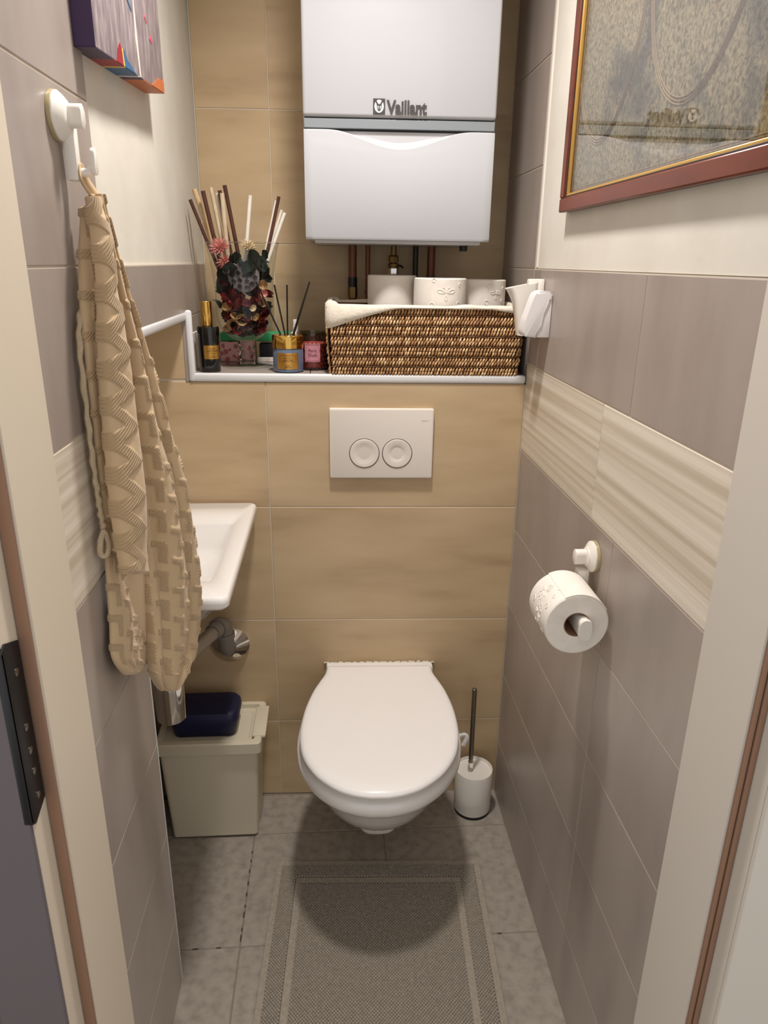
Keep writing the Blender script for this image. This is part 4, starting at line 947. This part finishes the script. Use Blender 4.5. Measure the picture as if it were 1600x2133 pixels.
bm = bmesh.new(); lathe(bm, st_[:5] + [(0.026, 0.007)], 48, cap0=False, cap1=False); fin(bm, 'foot', 'vase_glass', vase, angle=60)
bm = bmesh.new(); lathe(bm, [(0.0001, 0.0065), (0.026, 0.007)] + st_[5:], 48, cap0=False, cap1=False); fin(bm, 'stem', 'solid_glass', vase, angle=60)
def vr(z):
    for (r0, z0), (r1, z1) in zip(prof_o, prof_o[1:]):
        if z1 <= z <= z0: return r1 + (r0 - r1) * (z - z1) / (z0 - z1)
    return 0.02
# reeds
def reed(m_, top, foot, r_, lab):
    bm = bmesh.new(); tp, ft = Vector((VX + top[0], VY + top[2], top[1])), Vector((VX + foot[0], VY + foot[2], foot[1]))
    c = (tp - ft); mid = ft + c * .5 + Vector((random.uniform(-.001, .001), 0, 0)); tube(bm, [ft, mid, tp], r_ * 1.2, 10); o = fin(bm, 'reed_stick', m_); return tag(o, lab, 'reed', 'reeds in the glass vase')
RD = [('reed_brown', (-.106, 1.515, -.02), (-.052, 1.36, .0), .0033, 'dark brown reed leaning furthest left in the vase'), ('reed_tan', (-.099, 1.538, .0), (-.050, 1.36, .02), .0046, 'thick tan reed at the left of the vase'),
      ('reed_brown', (-.077, 1.533, -.02), (-.045, 1.36, -.01), .0040, 'second dark brown reed from the left in the vase'), ('reed_white', (-.080, 1.508, .02), (-.042, 1.36, .03), .0022, 'thin pale reed low between the left reeds'),
      ('reed_beige', (-.061, 1.541, -.01), (-.032, 1.36, .0), .0038, 'beige reed beside the second brown reed'), ('reed_white', (-.053, 1.532, .02), (-.024, 1.36, .03), .0030, 'white reed standing behind the left brown reeds'),
      ('reed_brown', (-.045, 1.537, .01), (-.022, 1.36, .02), .0036, 'dark brown reed behind the thick beige reed'), ('reed_beige', (-.035, 1.529, -.025), (-.030, 1.36, -.01), .0042, 'thick upright beige reed at the middle left'),
      ('reed_brown', (-.032, 1.547, .0), (-.004, 1.36, .01), .0038, 'tallest dark brown reed in the vase'), ('reed_white', (.026, 1.526, -.02), (.000, 1.34, -.01), .0036, 'single white reed leaning right of the centre'),
      ('reed_white', (.080, 1.518, .01), (.040, 1.36, .0), .0024, 'slim white reed left of the right brown reed'), ('reed_brown', (.087, 1.526, .0), (.043, 1.36, .0), .0032, 'dark brown reed leaning right in the vase'),
      ('reed_white', (.093, 1.498, .0), (.040, 1.36, .01), .0032, 'inner of two white reeds leaning far right'), ('reed_white', (.100, 1.492, -.01), (.042, 1.35, -.01), .0034, 'outer white reed leaning furthest right')]
for a in RD: reed(*a)
# potpourri pieces
def petal_mesh(L, W, curl, cup, seed):
    rnd = random.Random(seed); bm = bmesh.new(); nu, nv = 7, 6; g = []
    for i in range(nu):
        t_ = i / (nu - 1); row = []
        w_ = W * math.sin(PI * (0.08 + 0.84 * t_)) ** 0.7
        for j in range(nv):
            s_ = -1 + 2 * j / (nv - 1)
            ang = curl * t_
            x = w_ * s_ * 0.5 * (1 - .15 * cup * s_ * s_); z = (L * math.sin(ang) / max(curl, .01) if curl > .01 else L * t_) - L * .45; y = -(L * (1 - math.cos(ang)) / max(curl, .01)) - cup * W * (s_ * s_) * .35 + rnd.uniform(-.0006, .0006)
            row.append(bm.verts.new((x, y, z)))
        g.append(row)
    for i in range(nu - 1):
        for j in range(nv - 1): bm.faces.new((g[i][j], g[i][j + 1], g[i + 1][j + 1], g[i + 1][j]))
    bmesh.ops.solidify(bm, geom=bm.faces[:], thickness=0.0011)
    return bm
def place(o, dx, z, dy, rot):
    o.location = (VX + dx, VY + dy, z); o.rotation_euler = rot; return o
def depth(dx, z, inset=0.010):
    r_ = max(0.004, vr(z - ZL) - inset); return -math.sqrt(max(0.00002, r_ * r_ - min(dx * dx, r_ * r_ * .98)))
LAB = {'dry_green': 'curled dark green dried leaf in the glass vase', 'dry_red': 'curled red dried petal in the glass vase', 'dry_burgundy': 'dark burgundy dried petal in the glass vase', 'dry_tan': 'tan dried petal curl in the glass vase'}
proto = {}
for m_ in LAB:
    for k in range(3):
        bm = petal_mesh(random.uniform(.026, .034), random.uniform(.017, .024), random.uniform(.5, 1.6), random.uniform(.5, 1.2), k * 7 + len(m_))
        bmesh.ops.recalc_face_normals(bm, faces=bm.faces); me = bpy.data.meshes.new('dried_petal'); bm.to_mesh(me); bm.free(); me.materials.append(M[m_]); me.polygons.foreach_set('use_smooth', [True] * len(me.polygons)); proto[m_, k] = me
def petal(m_, dx, z, dy, rot, sc=1.0):
    o = bpy.data.objects.new('dried_leaf' if m_ == 'dry_green' else 'dried_petal', proto[m_, random.randrange(3)]); COL.objects.link(o); place(o, dx, z, dy, rot); o.scale = (sc,) * 3
    return tag(o, LAB[m_], 'leaf' if m_ == 'dry_green' else 'petal', {'dry_green': 'dried green leaves in the vase', 'dry_red': 'red petals in the vase', 'dry_burgundy': 'burgundy petals in the vase', 'dry_tan': 'tan petals in the vase'}[m_])
# explicit large leaves near the glass
for dx, z, sc, rz in ((-.003, 1.397, 1.15, .4), (.028, 1.392, 1.7, -.5), (.044, 1.378, 1.3, -.9), (-.036, 1.350, 1.7, .3), (-.046, 1.335, 1.4, .5), (.050, 1.402, 1.0, -.7), (.050, 1.352, 1.2, -1.2), (-.020, 1.372, 1.3, 1.2), (.016, 1.378, 1.3, .9), (-.050, 1.30, 1.2, .2)):
    petal('dry_green', dx, z, depth(dx, z, .016), (random.uniform(-.3, .3), rz, math.atan2(dx, .06)), sc)
for k in range(190):
    z = random.uniform(1.232, 1.388); r_ = max(0.012, vr(z - ZL) - 0.021); a = random.uniform(PI, 2 * PI) if k % 4 else random.uniform(0, PI); q_ = random.uniform(.55, 1.0) ** .5 * r_
    dx, dy = q_ * math.cos(a), q_ * math.sin(a)
    if z > 1.345: m_ = random.choice(['dry_green', 'dry_green', 'dry_burgundy'])
    elif z > 1.285: m_ = random.choice(['dry_red', 'dry_burgundy', 'dry_red', 'dry_burgundy', 'dry_green'])
    else: m_ = random.choice(['dry_burgundy', 'dry_green', 'dry_green', 'dry_red', 'dry_burgundy', 'dry_tan'])
    petal(m_, dx, z, dy, (random.uniform(-.7, .7), random.uniform(-PI, PI), random.uniform(-.8, .8)), random.uniform(.85, 1.15))
for dx, z in ((-.030, 1.312), (-.016, 1.318), (-.004, 1.308), (-.024, 1.300), (.008, 1.300), (-.010, 1.294), (.020, 1.304), (-.040, 1.305), (-.034, 1.270), (.034, 1.258), (.044, 1.275), (.030, 1.312)):
    petal('dry_red', dx, z, depth(dx, z, .014), (random.uniform(-.5, .5), random.uniform(-1.5, 1.5), math.atan2(dx, .06)), 1.0)
def pod(dx, z, R_, tilt, lab, m_='dry_tan', inner=None):
    bm = bmesh.new(); lathe(bm, [(0.0001, -R_ * .8), (R_ * .55, -R_ * .68), (R_ * .9, -R_ * .3), (R_, 0.0), (R_ * .97, R_ * .1), (R_ * .9, R_ * .05), (R_ * .78, -R_ * .25), (R_ * .4, -R_ * .5), (0.0001, -R_ * .55)], 18, cap0=False, cap1=False)
    for v_ in bm.verts: v_.co *= 1 + 0.10 * noise.noise(v_.co * 120 + Vector((dx * 99, z * 99, 0)))
    o = fin(bm, 'seed_shell', m_); place(o, dx, z, depth(dx, z, R_ * .55 + .003), tilt); return tag(o, lab, 'seed shell', 'dried seed shells in the vase')
pod(-.002, 1.262, .0135, (PI / 2, 0, 0), 'large open tan shell facing front low in the vase'); pod(-.036, 1.289, .011, (1.2, .5, 0), 'tan shell cup on the left of the vase middle')
pod(-.016, 1.271, .012, (.5, .2, 0), 'tan shell with red inside beside the large open shell'); pod(.027, 1.268, .010, (1.0, -.7, 0), 'small tan shell right of the large open shell')
pod(-.041, 1.240, .009, (1.3, .2, 0), 'round tan shell at the lower left of the vase'); pod(.047, 1.338, .011, (1.6, .9, 0), 'tan shell at the upper right glass edge'); pod(.045, 1.300, .011, (2.0, .9, 0), 'tan shell under the pink ring at right')
pod(.024, 1.288, .008, (1.2, -.3, 0), 'pale little shell near the vase centre', 'dry_straw'); pod(.048, 1.319, .009, (1.5, .3, 0), 'pink ring-shaped shell at the right of the vase', 'dry_pink')
pod(-.014, 1.238, .011, (1.0, .2, 0), 'red shell low in the middle of the vase', 'dry_red'); pod(.040, 1.240, .011, (1.4, .1, 0), 'red shell low on the right of the vase', 'dry_red')
pod(-.025, 1.249, .016, (2.2, .5, 0), 'arched tan husk low on the left of the vase')
# lotus pod
lp = thing('lotus_pod', 'grey dried lotus seed pod with dark holes in the vase', 'seed pod'); LR = 0.034
lp.location = (VX + .006, VY - .050, 1.357); lp.rotation_euler = (PI / 2 - .12, 0.1, .12)
bm = bmesh.new(); lathe(bm, [(0.004, -0.036), (0.010, -0.030), (0.024, -0.014), (LR, -0.003), (LR + .001, 0.0015), (LR - .002, 0.003), (0.0001, 0.0035)], 40, cap0=False, cap1=False)
for v_ in bm.verts: v_.co += Vector((v_.co.x, v_.co.y, 0)) * 0.05 * noise.noise(v_.co * 90)
fin(bm, 'pod', 'dry_pod', lp)
sp_ = [(0, 0)] + [(0.0135 * math.cos(a), 0.0135 * math.sin(a)) for a in [2 * PI * k / 5 + .3 for k in range(5)]] + [(0.0252 * math.cos(a), 0.0252 * math.sin(a)) for a in [2 * PI * k / 10 for k in range(10)]]
for x, y in sp_:
    r_ = random.uniform(.0046, .0064); bm = bmesh.new(); sq = random.uniform(.75, 1)
    lathe(bm, [(r_ + .0011, .0032), (r_ + .0008, .0046), (r_, .0048), (r_ - .0004, .0040)], 14, cap0=False, cap1=False)
    for v_ in bm.verts: v_.co.y *= sq
    o = fin(bm, 'hole_rim', 'dry_pod', lp); o.location = (x, y, 0)
    bm = bmesh.new(); lathe(bm, [(r_, .0036), (r_, .0040), (0.0001, .0038)], 14, cap1=False)
    for v_ in bm.verts: v_.co.y *= sq
    o2 = fin(bm, 'hole', 'pod_hole', lp); o2.location = (x, y, 0)
def dahlia(name, m_, dx, z, lab, R_, n, tilt):
    t_ = thing(name, lab, 'dried flower'); t_.location = (VX + dx, VY - .035, z); t_.rotation_euler = tilt
    bm = bmesh.new()
    for k in range(n):
        a = k * 2.399; el_ = 0.15 + 1.2 * (k / n); L = R_ * random.uniform(.75, 1.1); d_ = Vector((math.cos(a) * math.cos(el_), math.sin(a) * math.cos(el_), math.sin(el_)))
        tube(bm, [d_ * .004, d_ * L * .6, d_ * L], [.0012, .0022, .0004], 5)
    fin(bm, 'petals', m_, t_)
    bm = bmesh.new(); lathe(bm, [(0.0001, -.008), (.005, -.005), (.007, .002), (.004, .006), (.0001, .007)], 12, cap0=False, cap1=False); fin(bm, 'flower_head', m_, t_)
dahlia('dried_flower', 'dry_pink', -.044, 1.412, 'spiky pink dried flower at the left of the vase rim', .026, 60, (.7, -.4, 0)); dahlia('dried_flower', 'dry_pink', -.036, 1.388, 'pink dried flower with hanging petals inside the vase', .024, 50, (2.2, -.3, 0))
dahlia('dried_flower', 'dry_straw', .016, 1.414, 'straw-coloured dried flower at the vase rim', .022, 40, (.3, .3, 0))

# reed diffuser
df = thing('reed_diffuser', 'blue-grey glass reed diffuser with gold collar on the ledge', 'diffuser', (0.050, 0.066, ZL))
bm = bmesh.new(); lathe(bm, [(0.0001, 0.0), (0.031, 0), (0.0345, 0.003), (0.0345, 0.053), (0.033, 0.055), (0.0001, 0.055)], 48, cap0=False, cap1=False); fin(bm, 'jar', 'blue_glass', df)
bm = bmesh.new(); lathe(bm, [(0.0355, 0.054), (0.0358, 0.056), (0.0358, 0.080), (0.034, 0.0825), (0.012, 0.0835), (0.0001, 0.0835)], 48, cap0=False, cap1=False); fin(bm, 'collar', 'gold', df)
def wrap(name, m_, R_, a0, a1, z0, z1, parent, c=(0, 0)):
    bm = bmesh.new(); n = 16; g = []
    for i in range(n + 1):
        a = a0 + (a1 - a0) * i / n; g.append([(c[0] + rr * math.sin(a), c[1] - rr * math.cos(a), z) for rr, z in ((R_, z0), (R_ + .0004, z0), (R_ + .0004, z1), (R_, z1))])
    loft(bm, g); return fin(bm, name, m_, parent)
lb = wrap('label', 'gold_label', 0.0346, -.72, .76, 0.009, 0.045, df)
def curved(t_o, R_, c=(0, 0)):
    """bend flat text (x across, z up, on plane y=0) around a cylinder"""
    for v_ in t_o.data.vertices:
        a = v_.co.x / R_; rr = R_ + .0006 - v_.co.y; v_.co = Vector((c[0] + rr * math.sin(a), c[1] - rr * math.cos(a), v_.co.z))
for s_, z, sz in (('Home', .0385, .004), ('ROYAL', .0325, .0042), ('SWEET PEA', .0275, .0042), ('HOME', .0158, .0034), ('PREMIUM', .0118, .0036)):
    curved(text(s_, sz, 0.00008, 'ink', 'label_text', lb, Matrix.Translation((0.0008, 0, z)) @ FACING), 0.0350)
for a0, a1, z0, z1 in ((-.50, .56, .0398, .0401), (-.50, .56, .0258, .0261), (-.50, -.49, .0258, .0401), (.55, .56, .0258, .0401)): wrap('label_line', 'ink', 0.0350, a0, a1, z0, z1, lb)
for tx, tz, fx, lab in ((-.066, .196, -.010, 'black diffuser reed leaning furthest left'), (-.026, .190, -.003, 'second black diffuser reed from the left'), (.002, .190, .000, 'upright black diffuser reed in the middle'), (.0505, .192, .008, 'lower black diffuser reed of the right pair'), (.052, .197, .010, 'upper black diffuser reed of the right pair')):
    bm = bmesh.new(); y_ = 0.004 if 'upper' in lab else -.004 if 'lower' in lab else 0
    tube(bm, [(0.050 + fx, 0.066 + y_ * .3, ZL + .070), (0.050 + tx, 0.066 + y_, ZL + tz)], 0.0019, 8); tag(fin(bm, 'diffuser_reed', 'black_plastic'), lab, 'reed', 'black reeds in the diffuser')

# perfume bottle
pb = thing('perfume_bottle', 'black perfume bottle with gold cap at the left end of the ledge', 'perfume bottle', (-0.126, 0.060, ZL))
bm = bmesh.new(); RR = lambda r_, z: [(r_ * math.cos(2 * PI * k / 40), r_ * .85 * math.sin(2 * PI * k / 40), z) for k in range(40)]
loft(bm, [RR(.0215, 0), RR(.0235, .003), RR(.0242, .05), RR(.0245, .096), RR(.0235, .100), RR(.012, .1015)]); fin(bm, 'bottle', 'black_glass', pb)
bm = bmesh.new(); lathe(bm, [(0.0115, .1012), (0.0122, .102), (0.0122, .152), (0.0108, .154), (0.0001, .1545)], 32, (-.0015, 0, 0), cap1=False); fin(bm, 'cap', 'gold', pb)
lb = wrap('label', 'gold_label', 0.0246, -.35, 1.15, 0.030, 0.060, pb)
for v_ in lb.data.vertices: v_.co.y *= .86
for s_, z, sz in (('BLACK', .0515, .0042), ('CHAMPAGNE', .0465, .0042), ('GOLD', .0415, .004), ('HOME', .0365, .003), ('PREMIUM', .0325, .0034)):
    t_ = text(s_, sz, 0.00008, 'ink', 'label_text', lb, Matrix.Translation((0.0108, 0, z)) @ FACING); curved(t_, 0.0250)
    for v_ in t_.data.vertices: v_.co.y = v_.co.y * .86 - .0003
wb_ = tag(box('white_card', 'white_card', -0.1655, -0.1600, 0.045, 0.125, ZL, ZL + .084, 0.0006, 1), 'narrow white card box wedged behind the perfume bottle', 'box')

# candle
cn = thing('scented_candle', 'pink bobbled glass candle jar beside the basket', 'candle', (0.105, 0.112, ZL))
bm = bmesh.new(); lathe(bm, [(0.0001, 0.0), (0.034, 0), (0.0365, .003), (0.0365, .080), (0.0375, .083), (0.0375, .085), (0.0352, .085), (0.0345, .080), (0.0345, .006), (0.0001, .006)], 48, cap0=False, cap1=False); fin(bm, 'jar', 'candle_glass', cn)
bm = bmesh.new(); lathe(bm, [(0.0001, .0062), (0.0338, .0062), (0.0338, .060), (0.0001, .060)], 40, cap0=False, cap1=False); fin(bm, 'wax', 'wax_pink', cn)
bm = bmesh.new(); bmesh.ops.create_icosphere(bm, subdivisions=2, radius=0.0050); me = bpy.data.meshes.new('bobble'); bm.to_mesh(me); bm.free(); me.materials.append(M['candle_glass']); me.polygons.foreach_set('use_smooth', [True] * len(me.polygons))
for j in range(8):
    for k in range(24):
        a = 2 * PI * (k + .5 * (j % 2)) / 24; z = .006 + j * .0098
        if 1 <= j <= 5 and abs(math.atan2(math.sin(a + PI / 2), math.cos(a + PI / 2))) < .52: continue
        if math.sin(a) > .55: continue
        o = link('bobble', me, None, cn); o.location = (.0355 * math.cos(a), .0355 * math.sin(a), z); o.scale = (.8, .8, .95)
lb = wrap('label', 'pink_label', 0.0372, -.48, .50, .020, .062, cn)
for s_, z, sz in (('Paris', .043, .0095), ('Dusk', .033, .0095)): curved(text(s_, sz, 0.0001, 'plum_ink', 'label_text', lb, Matrix.Translation((0.0005, 0, z)) @ FACING), 0.0378)
for z in (.0225, .0590): wrap('label_line', 'plum_ink', 0.0377, -.42, .44, z, z + .0003, lb)

# boxes and bottle at the back of the ledge
tag(box('dotted_box', 'dotted_card', -0.130, -0.040, 0.215, 0.262, ZL, ZL + .050, 0.006, 3), 'pink box with darker dots lying behind the vase foot', 'box')
tag(box('green_packet', 'green_card', -0.125, 0.140, 0.222, 0.272, ZL + .0505, ZL + .072, 0.004, 2), 'long green packet lying across the boxes behind the vase', 'packet')
tag(box('black_box', 'black_card', -0.030, 0.040, 0.225, 0.265, ZL + .012, ZL + .045, 0.002, 2), 'small black box behind the vase under the green packet', 'box')
tag(box('white_tray', 'white_card', -0.036, 0.135, 0.222, 0.270, ZL, ZL + .0118, 0.0015, 1), 'white card box under the small black box', 'box')
tag(box('white_carton', 'white_card', 0.042, 0.135, 0.225, 0.268, ZL + .012, ZL + .050, 0.0015, 1), 'white carton under the right end of the green packet', 'carton')
wbt = thing('pump_bottle', 'white capped bottle peeping out behind the reed diffuser', 'bottle', (0.062, 0.195, ZL))
bm = bmesh.new(); lathe(bm, [(0.0001, 0), (.016, 0), (.017, .004), (.017, .066), (.012, .074), (.007, .078), (.0001, .078)], 28, cap0=False, cap1=False); fin(bm, 'bottle', 'cool_plastic', wbt)
bm = bmesh.new(); lathe(bm, [(.0062, .076), (.0064, .090), (.0055, .091), (.0055, .105), (.0045, .1065), (.0001, .1065)], 20, cap1=False); fin(bm, 'cap', 'cool_plastic', wbt)
